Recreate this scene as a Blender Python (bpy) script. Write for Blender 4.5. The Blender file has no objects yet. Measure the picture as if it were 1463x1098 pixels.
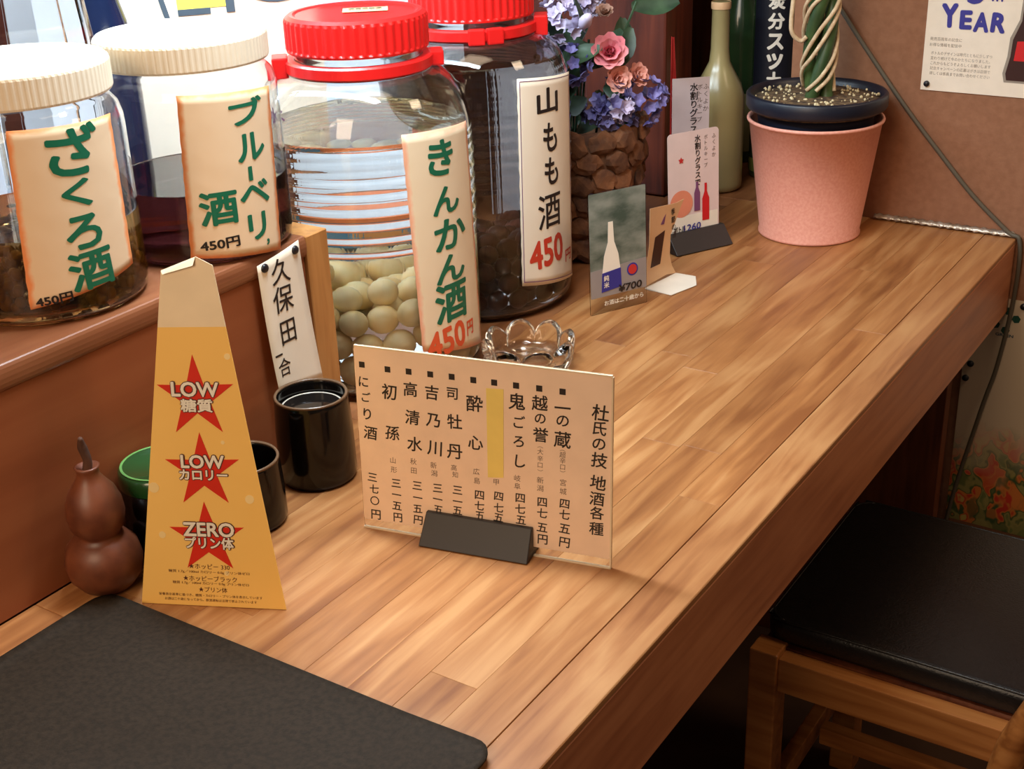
import bpy, bmesh, math, random
import numpy as np
from mathutils import Vector, Matrix

random.seed(7)
PI = math.pi
sc = bpy.context.scene
COL = sc.collection
LIFT = 0.75          # everything is written with the counter top at z = 0 and lifted to its height above the floor at the end
ROOTS = []           # every top-level object, lifted together at the end

# ---------------------------------------------------------------- camera
cam_d = bpy.data.cameras.new('camera'); cam = bpy.data.objects.new('camera', cam_d); COL.objects.link(cam)
cam_d.sensor_width = 36.0; cam_d.lens = 46.507; cam_d.clip_start = 0.02; cam_d.clip_end = 50
cam.matrix_world = Matrix(((0.83944418, -0.19905042, 0.50568013, 0.0),
                           (0.54234297, 0.36609651, -0.75619935, 0.0),
                           (-0.03460593, 0.9090392, 0.41527118, 0.62 + LIFT),
                           (0, 0, 0, 1)))
sc.camera = cam

# ---------------------------------------------------------------- world, lamps, exposure
w = bpy.data.worlds.new('world'); sc.world = w; w.use_nodes = True
bg = w.node_tree.nodes['Background']; bg.inputs[0].default_value = (1.0, 0.72, 0.52, 1); bg.inputs[1].default_value = 0.11
def area(name, loc, target, size, power, color, size_y=None):
    l = bpy.data.lights.new(name, 'AREA'); l.energy = power; l.color = color; l.size = size
    if size_y: l.shape = 'RECTANGLE'; l.size_y = size_y
    o = bpy.data.objects.new(name, l); COL.objects.link(o)
    o.location = (loc[0], loc[1], loc[2] + LIFT)
    d = Vector(target) - Vector(loc); o.rotation_euler = d.to_track_quat('-Z', 'Y').to_euler()
    return o
area('pendant_light', (-0.62, 0.92, 1.25), (-0.62, 0.9, 0), 0.5, 3.6, (1.0, 0.76, 0.53))
area('front_fill_light', (-0.45, -0.75, 0.98), (-0.75, 0.9, 0.1), 0.8, 16, (1.0, 0.74, 0.50))  # fill lamp added behind the camera to brighten faces turned this way
area('far_fill_light', (0.55, 1.62, 1.35), (-0.35, 1.75, -0.1), 0.4, 6.0, (1.0, 0.74, 0.50))  # unseen fill added to lift the far apron and the chair
area('kitchen_tube_light', (-1.13, 0.90, 0.90), (-1.15, 0.90, 0.1), 0.08, 32, (0.72, 0.88, 1.0), 1.2)
sc.view_settings.view_transform = 'Standard'
try: sc.view_settings.look = 'None'
except Exception: pass
sc.view_settings.gamma = 1; sc.view_settings.use_curve_mapping = False
sc.view_settings.exposure = 0.0
sc.cycles.max_bounces = 20; sc.cycles.transmission_bounces = 20; sc.cycles.transparent_max_bounces = 20; sc.cycles.glossy_bounces = 6
sc.cycles.sample_clamp_indirect = 25.0
sc.cycles.use_denoising = True

# ---------------------------------------------------------------- materials
def new_mat(name):
    m = bpy.data.materials.new(name); m.use_nodes = True
    return m, m.node_tree, m.node_tree.nodes['Principled BSDF']
def rgb(*c): return (c[0], c[1], c[2], 1.0)
def s2l(r, g, b):
    f = lambda v: (v / 255) / 12.92 if v / 255 <= .04045 else ((v / 255 + .055) / 1.055) ** 2.4
    return (f(r), f(g), f(b), 1.0)
def noise_mat(name, c1, c2, scale=8, stretch=(1, 1, 1), rough=.5, detail=4, bump=0.0, bscale=None, spec=.5, coat=0.0, rand=0.0, lo=.35, hi=.65, metallic=0.0):
    m, nt, b = new_mat(name); N = nt.nodes; L = nt.links
    tc = N.new('ShaderNodeTexCoord'); mp = N.new('ShaderNodeMapping'); mp.inputs['Scale'].default_value = stretch
    L.new(tc.outputs['Object'], mp.inputs[0])
    oi = N.new('ShaderNodeObjectInfo')
    vm = N.new('ShaderNodeVectorMath'); vm.operation = 'SCALE'; vm.inputs[0].default_value = (13.1, 7.7, 5.3)
    L.new(oi.outputs['Random'], vm.inputs['Scale'])
    add = N.new('ShaderNodeVectorMath'); add.operation = 'ADD'; L.new(mp.outputs[0], add.inputs[0]); L.new(vm.outputs[0], add.inputs[1])
    n = N.new('ShaderNodeTexNoise'); n.inputs['Scale'].default_value = scale; n.inputs['Detail'].default_value = detail
    L.new(add.outputs[0], n.inputs['Vector'])
    r = N.new('ShaderNodeValToRGB'); r.color_ramp.elements[0].color = c1; r.color_ramp.elements[1].color = c2
    r.color_ramp.elements[0].position = lo; r.color_ramp.elements[1].position = hi
    L.new(n.outputs['Fac'], r.inputs[0])
    out = r.outputs[0]
    if rand > 0:
        hs = N.new('ShaderNodeHueSaturation'); mr = N.new('ShaderNodeMapRange')
        mr.inputs['To Min'].default_value = 1 - rand; mr.inputs['To Max'].default_value = 1 + rand
        L.new(oi.outputs['Random'], mr.inputs[0]); L.new(mr.outputs[0], hs.inputs['Value']); L.new(out, hs.inputs['Color']); out = hs.outputs[0]
    L.new(out, b.inputs['Base Color'])
    b.inputs['Roughness'].default_value = rough; b.inputs['Specular IOR Level'].default_value = spec
    b.inputs['Coat Weight'].default_value = coat; b.inputs['Coat Roughness'].default_value = .25; b.inputs['Metallic'].default_value = metallic
    if bump > 0:
        n2 = N.new('ShaderNodeTexNoise'); n2.inputs['Scale'].default_value = bscale or scale * 3; n2.inputs['Detail'].default_value = 5
        L.new(add.outputs[0], n2.inputs['Vector'])
        bp = N.new('ShaderNodeBump'); bp.inputs['Strength'].default_value = bump; bp.inputs['Distance'].default_value = .002
        L.new(n2.outputs['Fac'], bp.inputs['Height']); L.new(bp.outputs[0], b.inputs['Normal'])
    return m
def flat_mat(name, c, rough=.5, spec=.5, metallic=0.0, coat=0.0, sheen=0.0):
    m, nt, b = new_mat(name); N = nt.nodes; L = nt.links
    tc = N.new('ShaderNodeTexCoord'); n = N.new('ShaderNodeTexNoise'); n.inputs['Scale'].default_value = 35; n.inputs['Detail'].default_value = 3
    L.new(tc.outputs['Object'], n.inputs['Vector'])
    mx = N.new('ShaderNodeMix'); mx.data_type = 'RGBA'; mx.inputs[6].default_value = (c[0] * .88, c[1] * .88, c[2] * .88, 1); mx.inputs[7].default_value = (min(1, c[0] * 1.08), min(1, c[1] * 1.08), min(1, c[2] * 1.08), 1)
    L.new(n.outputs['Fac'], mx.inputs[0]); L.new(mx.outputs[2], b.inputs['Base Color'])
    b.inputs['Roughness'].default_value = rough; b.inputs['Specular IOR Level'].default_value = spec
    b.inputs['Metallic'].default_value = metallic; b.inputs['Coat Weight'].default_value = coat
    return m
def glass_mat(name, c=(1, 1, 1), ior=1.45, rough=0.0):
    m, nt, b = new_mat(name)
    b.inputs['Base Color'].default_value = (*c, 1); b.inputs['Transmission Weight'].default_value = 1; b.inputs['IOR'].default_value = ior
    b.inputs['Roughness'].default_value = rough
    return m
def wood_mat(name, dark, mid, light, rough=.35, rand=.16, axis='Y', coat=.15, grain=1.0):
    """long grain along one axis, a different cut of the noise on every piece"""
    m, nt, b = new_mat(name); N = nt.nodes; L = nt.links
    tc = N.new('ShaderNodeTexCoord'); oi = N.new('ShaderNodeObjectInfo')
    vm = N.new('ShaderNodeVectorMath'); vm.operation = 'SCALE'; vm.inputs[0].default_value = (31.1, 17.7, 9.3); L.new(oi.outputs['Random'], vm.inputs['Scale'])
    def stretched(s):
        mp = N.new('ShaderNodeMapping'); mp.inputs['Scale'].default_value = s; L.new(tc.outputs['Object'], mp.inputs[0])
        a = N.new('ShaderNodeVectorMath'); a.operation = 'ADD'; L.new(mp.outputs[0], a.inputs[0]); L.new(vm.outputs[0], a.inputs[1]); return a.outputs[0]
    S = {'Y': (1, .07, 1), 'X': (.07, 1, 1), 'Z': (1, 1, .07)}[axis]
    n1 = N.new('ShaderNodeTexNoise'); n1.inputs['Scale'].default_value = 75 * grain; n1.inputs['Detail'].default_value = 5; n1.inputs['Distortion'].default_value = .6
    L.new(stretched(S), n1.inputs['Vector'])
    S2 = tuple(v if v == 1 else .25 for v in S)
    n2 = N.new('ShaderNodeTexNoise'); n2.inputs['Scale'].default_value = 14 * grain; n2.inputs['Detail'].default_value = 3; n2.inputs['Distortion'].default_value = 1.2
    L.new(stretched(S2), n2.inputs['Vector'])
    r = N.new('ShaderNodeValToRGB'); e = r.color_ramp.elements; e[0].color = dark; e[0].position = .36; e[1].color = light; e[1].position = .62
    k = e.new(.49); k.color = mid
    mx = N.new('ShaderNodeMath'); mx.operation = 'MULTIPLY_ADD'; mx.inputs[1].default_value = .5
    L.new(n1.outputs['Fac'], mx.inputs[0])
    h = N.new('ShaderNodeMath'); h.operation = 'MULTIPLY'; h.inputs[1].default_value = .5; L.new(n2.outputs['Fac'], h.inputs[0]); L.new(h.outputs[0], mx.inputs[2])
    L.new(mx.outputs[0], r.inputs[0])
    hs = N.new('ShaderNodeHueSaturation'); mr = N.new('ShaderNodeMapRange'); mr.inputs['To Min'].default_value = 1 - rand; mr.inputs['To Max'].default_value = 1 + rand
    L.new(oi.outputs['Random'], mr.inputs[0]); L.new(mr.outputs[0], hs.inputs['Value']); L.new(r.outputs[0], hs.inputs['Color'])
    L.new(hs.outputs[0], b.inputs['Base Color'])
    rr = N.new('ShaderNodeMapRange'); rr.inputs['To Min'].default_value = rough - .08; rr.inputs['To Max'].default_value = rough + .12
    L.new(n2.outputs['Fac'], rr.inputs[0]); L.new(rr.outputs[0], b.inputs['Roughness'])
    b.inputs['Coat Weight'].default_value = coat; b.inputs['Coat Roughness'].default_value = .3; b.inputs['Specular IOR Level'].default_value = .4
    bp = N.new('ShaderNodeBump'); bp.inputs['Strength'].default_value = .15; bp.inputs['Distance'].default_value = .001
    L.new(n1.outputs['Fac'], bp.inputs['Height']); L.new(bp.outputs[0], b.inputs['Normal'])
    return m
def label_mat(name, paper, edge, width=.08, top=True):
    """hand-made paper label: paper colour with a crayon border that follows the sheet's own UV"""
    m, nt, b = new_mat(name); N = nt.nodes; L = nt.links
    tc = N.new('ShaderNodeTexCoord'); sp = N.new('ShaderNodeSeparateXYZ'); L.new(tc.outputs['UV'], sp.inputs[0])
    def mth(op, a, bb=None, val=None):
        q = N.new('ShaderNodeMath'); q.operation = op
        (L.new(a, q.inputs[0]) if not isinstance(a, (int, float)) else setattr(q.inputs[0], 'default_value', a))
        if bb is not None: (L.new(bb, q.inputs[1]) if not isinstance(bb, (int, float)) else setattr(q.inputs[1], 'default_value', bb))
        return q.outputs[0]
    x, y = sp.outputs[0], sp.outputs[1]
    dx = mth('MINIMUM', x, mth('SUBTRACT', 1.0, x)); dy = mth('MINIMUM', y, mth('SUBTRACT', 1.0, y)); dy = mth('MULTIPLY', dy, 2.0)
    d = mth('MINIMUM', dx, dy)
    n = N.new('ShaderNodeTexNoise'); n.inputs['Scale'].default_value = 90; n.inputs['Detail'].default_value = 4; L.new(tc.outputs['Object'], n.inputs['Vector'])
    d2 = mth('ADD', d, mth('MULTIPLY', mth('SUBTRACT', n.outputs['Fac'], .5), .07))
    mr = N.new('ShaderNodeMapRange'); mr.inputs['From Min'].default_value = width * .4; mr.inputs['From Max'].default_value = width * 1.3; L.new(d2, mr.inputs[0])
    mx = N.new('ShaderNodeMix'); mx.data_type = 'RGBA'; mx.inputs[6].default_value = edge; mx.inputs[7].default_value = paper
    L.new(mr.outputs[0], mx.inputs[0])
    L.new(mx.outputs[2], b.inputs['Base Color']); b.inputs['Roughness'].default_value = .55
    n3 = N.new('ShaderNodeTexNoise'); n3.inputs['Scale'].default_value = 40; L.new(tc.outputs['Object'], n3.inputs['Vector'])
    bp = N.new('ShaderNodeBump'); bp.inputs['Strength'].default_value = .3; bp.inputs['Distance'].default_value = .002; L.new(n3.outputs['Fac'], bp.inputs['Height']); L.new(bp.outputs[0], b.inputs['Normal'])
    return m

M = {}
M['stave'] = wood_mat('oiled_block_wood', s2l(132, 80, 43), s2l(162, 107, 61), s2l(184, 133, 84), rough=.38, rand=.09)
M['edge'] = wood_mat('edge_wood', s2l(134, 82, 46), s2l(164, 110, 66), s2l(182, 132, 84), rough=.4, rand=.05)
M['apron'] = wood_mat('apron_wood', s2l(162, 98, 64), s2l(182, 116, 78), s2l(194, 128, 88), rough=.42, rand=.0, coat=.1)
M['rear'] = wood_mat('rear_board_wood', s2l(108, 62, 34), s2l(136, 84, 48), s2l(152, 98, 60), rough=.4, rand=.0)
M['panel'] = wood_mat('ledge_panel_wood', s2l(128, 66, 34), s2l(142, 76, 42), s2l(150, 84, 48), rough=.45, rand=.0, coat=.05, grain=.5)
M['ledge_top'] = wood_mat('ledge_top_wood', s2l(118, 66, 40), s2l(134, 80, 50), s2l(144, 90, 58), rough=.4, rand=0)
M['slat'] = wood_mat('pale_slat_wood', s2l(150, 98, 48), s2l(186, 128, 70), s2l(200, 146, 86), rough=.5, rand=0, axis='Z')
M['post'] = wood_mat('red_post_wood', s2l(66, 24, 14), s2l(92, 36, 20), s2l(108, 46, 26), rough=.4, rand=0, axis='Z')
M['dark_wood'] = wood_mat('dark_support_wood', s2l(80, 38, 20), s2l(104, 54, 30), s2l(118, 64, 36), rough=.5, rand=0, axis='Z')
M['stool_wood'] = wood_mat('stool_wood', s2l(128, 72, 32), s2l(165, 102, 50), s2l(184, 122, 66), rough=.35, rand=.05, axis='X')
M['plaster'] = noise_mat('brown_plaster', s2l(142, 98, 72), s2l(152, 106, 79), scale=90, rough=.85, bump=.35, bscale=120, spec=.2)
M['kitchen_white'] = noise_mat('kitchen_wall_paint', s2l(205, 208, 212), s2l(225, 228, 232), scale=3, rough=.5)
M['floor'] = noise_mat('dark_floor', s2l(58, 40, 30), s2l(78, 56, 42), scale=8, rough=.5)
M['foil'] = noise_mat('crinkled_foil', s2l(176, 160, 140), s2l(225, 215, 200), scale=70, rough=.3, bump=.9, bscale=160, metallic=.6)
M['cream'] = flat_mat('cream_plastic', s2l(238, 222, 196), rough=.4)
M['red'] = flat_mat('red_plastic', s2l(226, 32, 30), rough=.3)
M['glass'] = glass_mat('clear_glass', (.97, .985, .98), 1.46)
M['pet'] = glass_mat('clear_jar_plastic', (.98, .985, .99), 1.3)
M['liquor'] = glass_mat('clear_liquor', (1, .99, .955), 1.34)
M['dark_liquor'] = glass_mat('dark_berry_liquor', (.30, .26, .25), 1.34)
M['purple_liquor'] = glass_mat('purple_black_liquor', (.055, .012, .016), 1.34)
M['amber_liquor'] = glass_mat('amber_liquor', (.45, .22, .07), 1.34)
M['kumquat'] = noise_mat('pickled_kumquat', s2l(255, 222, 158), s2l(255, 236, 186), scale=30, rough=.3, rand=.07)
M['berry'] = noise_mat('dark_berry', s2l(92, 48, 40), s2l(130, 74, 58), scale=60, rough=.4, rand=.3)
M['seed'] = noise_mat('pomegranate_pulp', s2l(150, 124, 40), s2l(176, 150, 60), scale=40, rough=.5, rand=.2)
M['lab_orange'] = label_mat('paper_orange_border', s2l(238, 208, 172), s2l(238, 150, 92), .045)
M['lab_pink'] = label_mat('paper_pink_border', s2l(240, 220, 188), s2l(240, 176, 142), .045)
M['lab_plain'] = label_mat('paper_plain', s2l(242, 228, 206), s2l(238, 220, 196), .02)
M['green_ink'] = flat_mat('green_marker', s2l(14, 108, 78), rough=.5)
M['black_ink'] = flat_mat('black_marker', s2l(34, 26, 24), rough=.5)
M['brown_ink'] = flat_mat('soft_brown_ink', s2l(105, 84, 70), rough=.6)
M['red_ink'] = flat_mat('red_marker', s2l(206, 62, 40), rough=.5)
M['orange_ink'] = flat_mat('orange_red_marker', s2l(226, 92, 50), rough=.5)
M['violet_ink'] = flat_mat('violet_marker', s2l(120, 70, 110), rough=.5)
M['navy_ink'] = flat_mat('navy_print', s2l(52, 50, 140), rough=.5)
M['white_print'] = flat_mat('white_print', s2l(240, 232, 216), rough=.5)
M['yellow_card'] = noise_mat('golden_card', s2l(246, 196, 104), s2l(250, 204, 114), scale=5, rough=.5, spec=.3)
M['foam_card'] = flat_mat('cream_foam_print', s2l(238, 216, 180), rough=.45)
M['bubble'] = flat_mat('pale_bubble_print', s2l(246, 216, 150), rough=.45)
M['star_red'] = flat_mat('red_star_print', s2l(214, 44, 22), rough=.55, spec=.25)
M['outline'] = flat_mat('dark_brown_outline', s2l(84, 40, 24), rough=.45)
M['menu_paper'] = flat_mat('cream_menu_paper', s2l(240, 212, 188), rough=.35)
M['sticker'] = flat_mat('pale_yellow_sticker', s2l(236, 212, 118), rough=.5)
M['acrylic'] = glass_mat('clear_acrylic', (.97, .97, .95), 1.3)
M['frost_edge'] = flat_mat('polished_acrylic_edge', s2l(226, 206, 176), rough=.2)
M['black_plastic'] = flat_mat('black_plastic', s2l(38, 34, 34), rough=.45)
M['mat_rubber'] = noise_mat('charcoal_vinyl', s2l(40, 32, 24), s2l(51, 41, 31), scale=220, rough=.7, bump=.25, bscale=500, spec=.12)
M['vinyl'] = noise_mat('black_vinyl', s2l(16, 15, 15), s2l(24, 21, 21), scale=150, rough=.34, bump=.25, bscale=420)
M['gourd'] = noise_mat('brown_gourd_skin', s2l(92, 46, 28), s2l(122, 66, 40), scale=45, rough=.45, coat=.08)
M['stem'] = noise_mat('dry_stem', s2l(60, 34, 22), s2l(86, 52, 34), scale=50, rough=.8)
M['black_glaze'] = flat_mat('black_glaze', s2l(14, 11, 10), rough=.14, coat=.1, spec=.35)
M['rim_glaze'] = flat_mat('brown_rim_glaze', s2l(110, 84, 62), rough=.25)
M['green_glaze'] = flat_mat('green_lacquer', s2l(30, 74, 36), rough=.2, coat=.5)
M['tea'] = flat_mat('dark_tea_surface', s2l(26, 22, 20), rough=.05)
M['drink_reflection'] = flat_mat('pale_drink_reflection', s2l(205, 195, 180), rough=.3)  # pale ring paints the reflection on the drink's surface
M['pink_pot'] = noise_mat('speckled_pink_enamel', s2l(228, 154, 134), s2l(236, 168, 148), scale=260, rough=.5, detail=2)
M['navy_pot'] = flat_mat('navy_plastic', s2l(20, 24, 38), rough=.4)
M['soil'] = noise_mat('potting_soil', s2l(52, 36, 26), s2l(120, 96, 66), scale=110, rough=.95, bump=.8, bscale=150)
M['soil_bit'] = noise_mat('perlite_bit', s2l(170, 150, 110), s2l(214, 200, 164), scale=90, rough=.9, rand=.25)
M['cane'] = noise_mat('green_cane', s2l(44, 66, 34), s2l(74, 98, 52), scale=20, rough=.45)
M['rope'] = noise_mat('tan_cord', s2l(190, 160, 124), s2l(214, 188, 152), scale=120, rough=.8)
M['cable'] = flat_mat('grey_cable', s2l(86, 78, 64), rough=.5)
M['poster'] = flat_mat('poster_paper', s2l(240, 226, 206), rough=.4)
M['grey_print'] = flat_mat('grey_print', s2l(150, 138, 124), rough=.5)
M['pin'] = flat_mat('black_pin', s2l(24, 24, 30), rough=.3)
M['dark_green'] = flat_mat('dark_green_print', s2l(26, 70, 56), rough=.4)
M['cola'] = flat_mat('dark_drink_print', s2l(52, 22, 22), rough=.4)
M['bright_red'] = flat_mat('bright_red_print', s2l(206, 30, 36), rough=.4)
M['leaf'] = noise_mat('artificial_leaf', s2l(30, 52, 34), s2l(56, 80, 54), scale=30, rough=.5, rand=.2)
M['petal_pink'] = noise_mat('pink_petal', s2l(214, 108, 124), s2l(238, 160, 160), scale=40, rough=.6, rand=.1)
M['petal_blush'] = noise_mat('blush_petal', s2l(222, 140, 120), s2l(236, 176, 160), scale=40, rough=.6)
M['petal_blue'] = noise_mat('blue_violet_petal', s2l(72, 66, 126), s2l(132, 124, 176), scale=50, rough=.6, rand=.25)
M['petal_lilac'] = noise_mat('lilac_petal', s2l(170, 156, 190), s2l(206, 196, 218), scale=50, rough=.6, rand=.15)
M['petal_brown'] = noise_mat('dry_flower', s2l(120, 84, 70), s2l(150, 112, 92), scale=50, rough=.8, rand=.2)
M['bark'] = noise_mat('bark', s2l(84, 50, 30), s2l(126, 80, 48), scale=50, rough=.85, bump=.8, bscale=90, rand=.25)
M['frost_bottle'] = noise_mat('frosted_bottle', s2l(158, 142, 96), s2l(172, 156, 108), scale=6, rough=.28, coat=.4)
M['green_bottle'] = noise_mat('deep_green_bottle', s2l(26, 44, 28), s2l(48, 70, 40), scale=12, rough=.12, coat=.5)
M['foot_glow'] = flat_mat('olive_foot_glow', s2l(112, 112, 54), rough=.2)  # olive colour paints the light glowing in the bottle's glass bottom
M['label_black'] = flat_mat('black_bottle_label', s2l(22, 24, 34), rough=.4)
M['price_card'] = flat_mat('pale_lilac_card', s2l(226, 204, 200), rough=.35)
M['kraft'] = flat_mat('kraft_card', s2l(228, 184, 138), rough=.5)
M['photo_green'] = noise_mat('green_photo_print', s2l(70, 84, 74), s2l(140, 146, 136), scale=22, rough=.2, detail=5, stretch=(1, 2, 1))
M['photo_grey'] = flat_mat('grey_photo_print', s2l(150, 142, 140), rough=.2)
M['teal'] = flat_mat('teal_package', s2l(60, 124, 150), rough=.35)
M['orange_pack'] = flat_mat('orange_package', s2l(214, 112, 62), rough=.35)
M['tan_print'] = flat_mat('tan_pastry_print', s2l(196, 130, 66), rough=.4)
M['red_card'] = flat_mat('red_card', s2l(196, 50, 48), rough=.4)
M['purple_print'] = flat_mat('purple_flower_print', s2l(150, 120, 190), rough=.5)
M['lemon_print'] = flat_mat('lemon_print', s2l(240, 226, 90), rough=.5)
M['slate_print'] = flat_mat('slate_outline_print', s2l(70, 84, 96), rough=.5)
M['navy_bottle'] = flat_mat('navy_bottle', s2l(22, 34, 64), rough=.15, coat=.4)
M['steel'] = flat_mat('brushed_steel', s2l(190, 194, 200), rough=.35, metallic=.8)

# fruit-photo print of the lower poster: blotches of produce colours near its foot
def produce_mat():
    m, nt, b = new_mat('produce_photo_print'); N = nt.nodes; L = nt.links
    tc = N.new('ShaderNodeTexCoord'); sp = N.new('ShaderNodeSeparateXYZ'); L.new(tc.outputs['UV'], sp.inputs[0])
    v = N.new('ShaderNodeTexVoronoi'); v.feature = 'SMOOTH_F1'; v.inputs['Smoothness'].default_value = .6; v.inputs['Scale'].default_value = 13; v.inputs['Randomness'].default_value = 1
    wn = N.new('ShaderNodeTexNoise'); wn.inputs['Scale'].default_value = 9; L.new(tc.outputs['UV'], wn.inputs['Vector']); wa = N.new('ShaderNodeVectorMath'); wa.operation = 'MULTIPLY_ADD'; wa.inputs[1].default_value = (.25, .25, .25); L.new(wn.outputs['Color'], wa.inputs[0]); L.new(tc.outputs['UV'], wa.inputs[2]); L.new(wa.outputs[0], v.inputs['Vector'])
    s2 = N.new('ShaderNodeSeparateColor'); L.new(v.outputs['Color'], s2.inputs[0])
    r = N.new('ShaderNodeValToRGB'); e = r.color_ramp.elements; r.color_ramp.interpolation = 'EASE'
    e[0].color = s2l(92, 110, 60); e[1].color = s2l(196, 56, 40); e[1].position = .72
    for p, c in ((.2, s2l(150, 140, 80)), (.4, s2l(60, 84, 46)), (.55, s2l(206, 120, 56)), (.88, s2l(196, 170, 90))):
        k = e.new(p); k.color = c
    L.new(s2.outputs[0], r.inputs[0])
    n = N.new('ShaderNodeTexNoise'); n.inputs['Scale'].default_value = 4; L.new(tc.outputs['UV'], n.inputs['Vector'])
    a = N.new('ShaderNodeMath'); a.operation = 'MULTIPLY_ADD'; a.inputs[1].default_value = .35; L.new(n.outputs['Fac'], a.inputs[0]); L.new(sp.outputs[1], a.inputs[2])
    mr = N.new('ShaderNodeMapRange'); mr.inputs['From Min'].default_value = .40; mr.inputs['From Max'].default_value = .62; L.new(a.outputs[0], mr.inputs[0])
    mx = N.new('ShaderNodeMix'); mx.data_type = 'RGBA'; L.new(mr.outputs[0], mx.inputs[0]); L.new(r.outputs[0], mx.inputs[6]); mx.inputs[7].default_value = s2l(206, 186, 160)
    L.new(mx.outputs[2], b.inputs['Base Color']); b.inputs['Roughness'].default_value = .4
    return m
M['produce'] = produce_mat()

# ---------------------------------------------------------------- helpers
def link(o, parent=None):
    COL.objects.link(o)
    if parent is not None: o.parent = parent
    else: ROOTS.append(o)
    return o
def obj(name, vf, mat, parent=None, loc=(0, 0, 0), smooth=False, rot=None, uv=None):
    v, f = vf; me = bpy.data.meshes.new(name); me.from_pydata([tuple(map(float, p)) for p in v], [], f); me.validate()
    if uv is not None:
        l = me.uv_layers.new(name='UVMap')
        for p in me.polygons:
            for li in p.loop_indices: l.data[li].uv = uv[me.loops[li].vertex_index]
    me.materials.append(mat)
    if smooth: me.polygons.foreach_set('use_smooth', [True] * len(me.polygons))
    o = bpy.data.objects.new(name, me); o.location = loc
    if rot: o.rotation_euler = rot
    return link(o, parent)
def tag(o, label, cat, group=None, kind=None):
    o['label'] = label; o['category'] = cat
    if group: o['group'] = group
    if kind: o['kind'] = kind
    return o
def structure(o): o['kind'] = 'structure'; return o
def thing(name, label, cat, loc=(0, 0, 0), rz=0, group=None, matrix=None):
    o = bpy.data.objects.new(name, None); o.empty_display_size = .02
    if matrix is not None: o.matrix_world = matrix
    else: o.location = loc; o.rotation_euler = (0, 0, rz)
    link(o); return tag(o, label, cat, group)
def bmv(bm):
    bm.normal_update(); bm.verts.ensure_lookup_table()
    return [v.co.copy() for v in bm.verts], [[v.index for v in f.verts] for f in bm.faces]
def box(a, b, bev=0.0, seg=2):
    bm = bmesh.new(); bmesh.ops.create_cube(bm, size=1)
    for v in bm.verts: v.co = Vector([a[i] + (v.co[i] + .5) * (b[i] - a[i]) for i in range(3)])
    if bev: bmesh.ops.bevel(bm, geom=bm.edges[:], offset=bev, segments=seg, profile=.6, affect='EDGES')
    r = bmv(bm); bm.free(); return r
def join(*parts):
    V, Fc = [], []
    for v, f in parts:
        n = len(V); V += list(v); Fc += [[i + n for i in q] for q in f]
    return V, Fc
def lathe(prof, seg=64, rfun=None, closed=False):
    """profile of (r, z) turned around z; rfun(angle, r, z) may change the radius"""
    V, Fc = [], []; n = len(prof)
    for i in range(seg):
        a = 2 * PI * i / seg
        for r, z in prof:
            rr = rfun(a, r, z) if rfun else r
            V.append((rr * math.cos(a), rr * math.sin(a), z))
    m = n if closed else n - 1
    for i in range(seg):
        j = (i + 1) % seg
        for k in range(m):
            k2 = (k + 1) % n
            q = [i * n + k, j * n + k, j * n + k2, i * n + k2]
            Fc.append(q)
    bm = bmesh.new(); vs = [bm.verts.new(p) for p in V]
    for q in Fc:
        try: bm.faces.new([vs[i] for i in q])
        except ValueError: pass
    bmesh.ops.remove_doubles(bm, verts=bm.verts[:], dist=1e-6)
    bmesh.ops.recalc_face_normals(bm, faces=bm.faces[:])
    r = bmv(bm); bm.free(); return r
def tube(pts, rad, seg=8, sub=6, cap=True):
    P = [Vector(p) for p in pts]; R_ = rad if isinstance(rad, (list, tuple)) else [rad] * len(P)
    Q, RR = [], []
    for i in range(len(P) - 1):
        p0, p1, p2, p3 = P[max(i - 1, 0)], P[i], P[i + 1], P[min(i + 2, len(P) - 1)]
        for s in range(sub):
            t = s / sub
            Q.append(.5 * ((2 * p1) + (-p0 + p2) * t + (2 * p0 - 5 * p1 + 4 * p2 - p3) * t * t + (-p0 + 3 * p1 - 3 * p2 + p3) * t ** 3)); RR.append(R_[i] * (1 - t) + R_[i + 1] * t)
    Q.append(P[-1]); RR.append(R_[-1])
    V, Fc = [], []; up = Vector((.13, .31, .94)); 
    for i, q in enumerate(Q):
        d = (Q[min(i + 1, len(Q) - 1)] - Q[max(i - 1, 0)]).normalized()
        x = (up - d * up.dot(d)).normalized(); up = x; y = d.cross(x)
        for k in range(seg):
            a = 2 * PI * k / seg; V.append(q + (x * math.cos(a) + y * math.sin(a)) * RR[i])
    for i in range(len(Q) - 1):
        for k in range(seg):
            k2 = (k + 1) % seg; Fc.append([i * seg + k, i * seg + k2, (i + 1) * seg + k2, (i + 1) * seg + k])
    if cap: Fc.append(list(range(seg))[::-1]); Fc.append([(len(Q) - 1) * seg + k for k in range(seg)])
    return V, Fc
def extrude(poly, t0, t1):
    """flat outline in (x, y) given thickness t0..t1 in z"""
    n = len(poly); V = [(x, y, t0) for x, y in poly] + [(x, y, t1) for x, y in poly]
    Fc = [list(range(n))[::-1], [n + i for i in range(n)]] + [[i, (i + 1) % n, n + (i + 1) % n, n + i] for i in range(n)]
    return V, Fc
def rrect(x0, y0, x1, y1, r, seg=5):
    P = []
    for cx, cy, a0 in ((x1 - r, y0 + r, -PI / 2), (x1 - r, y1 - r, 0), (x0 + r, y1 - r, PI / 2), (x0 + r, y0 + r, PI)):
        for i in range(seg + 1):
            a = a0 + PI / 2 * i / seg; P.append((cx + r * math.cos(a), cy + r * math.sin(a)))
    return P
def circle(cx, cy, r, n=20): return [(cx + r * math.cos(2 * PI * i / n), cy + r * math.sin(2 * PI * i / n)) for i in range(n)]
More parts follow.
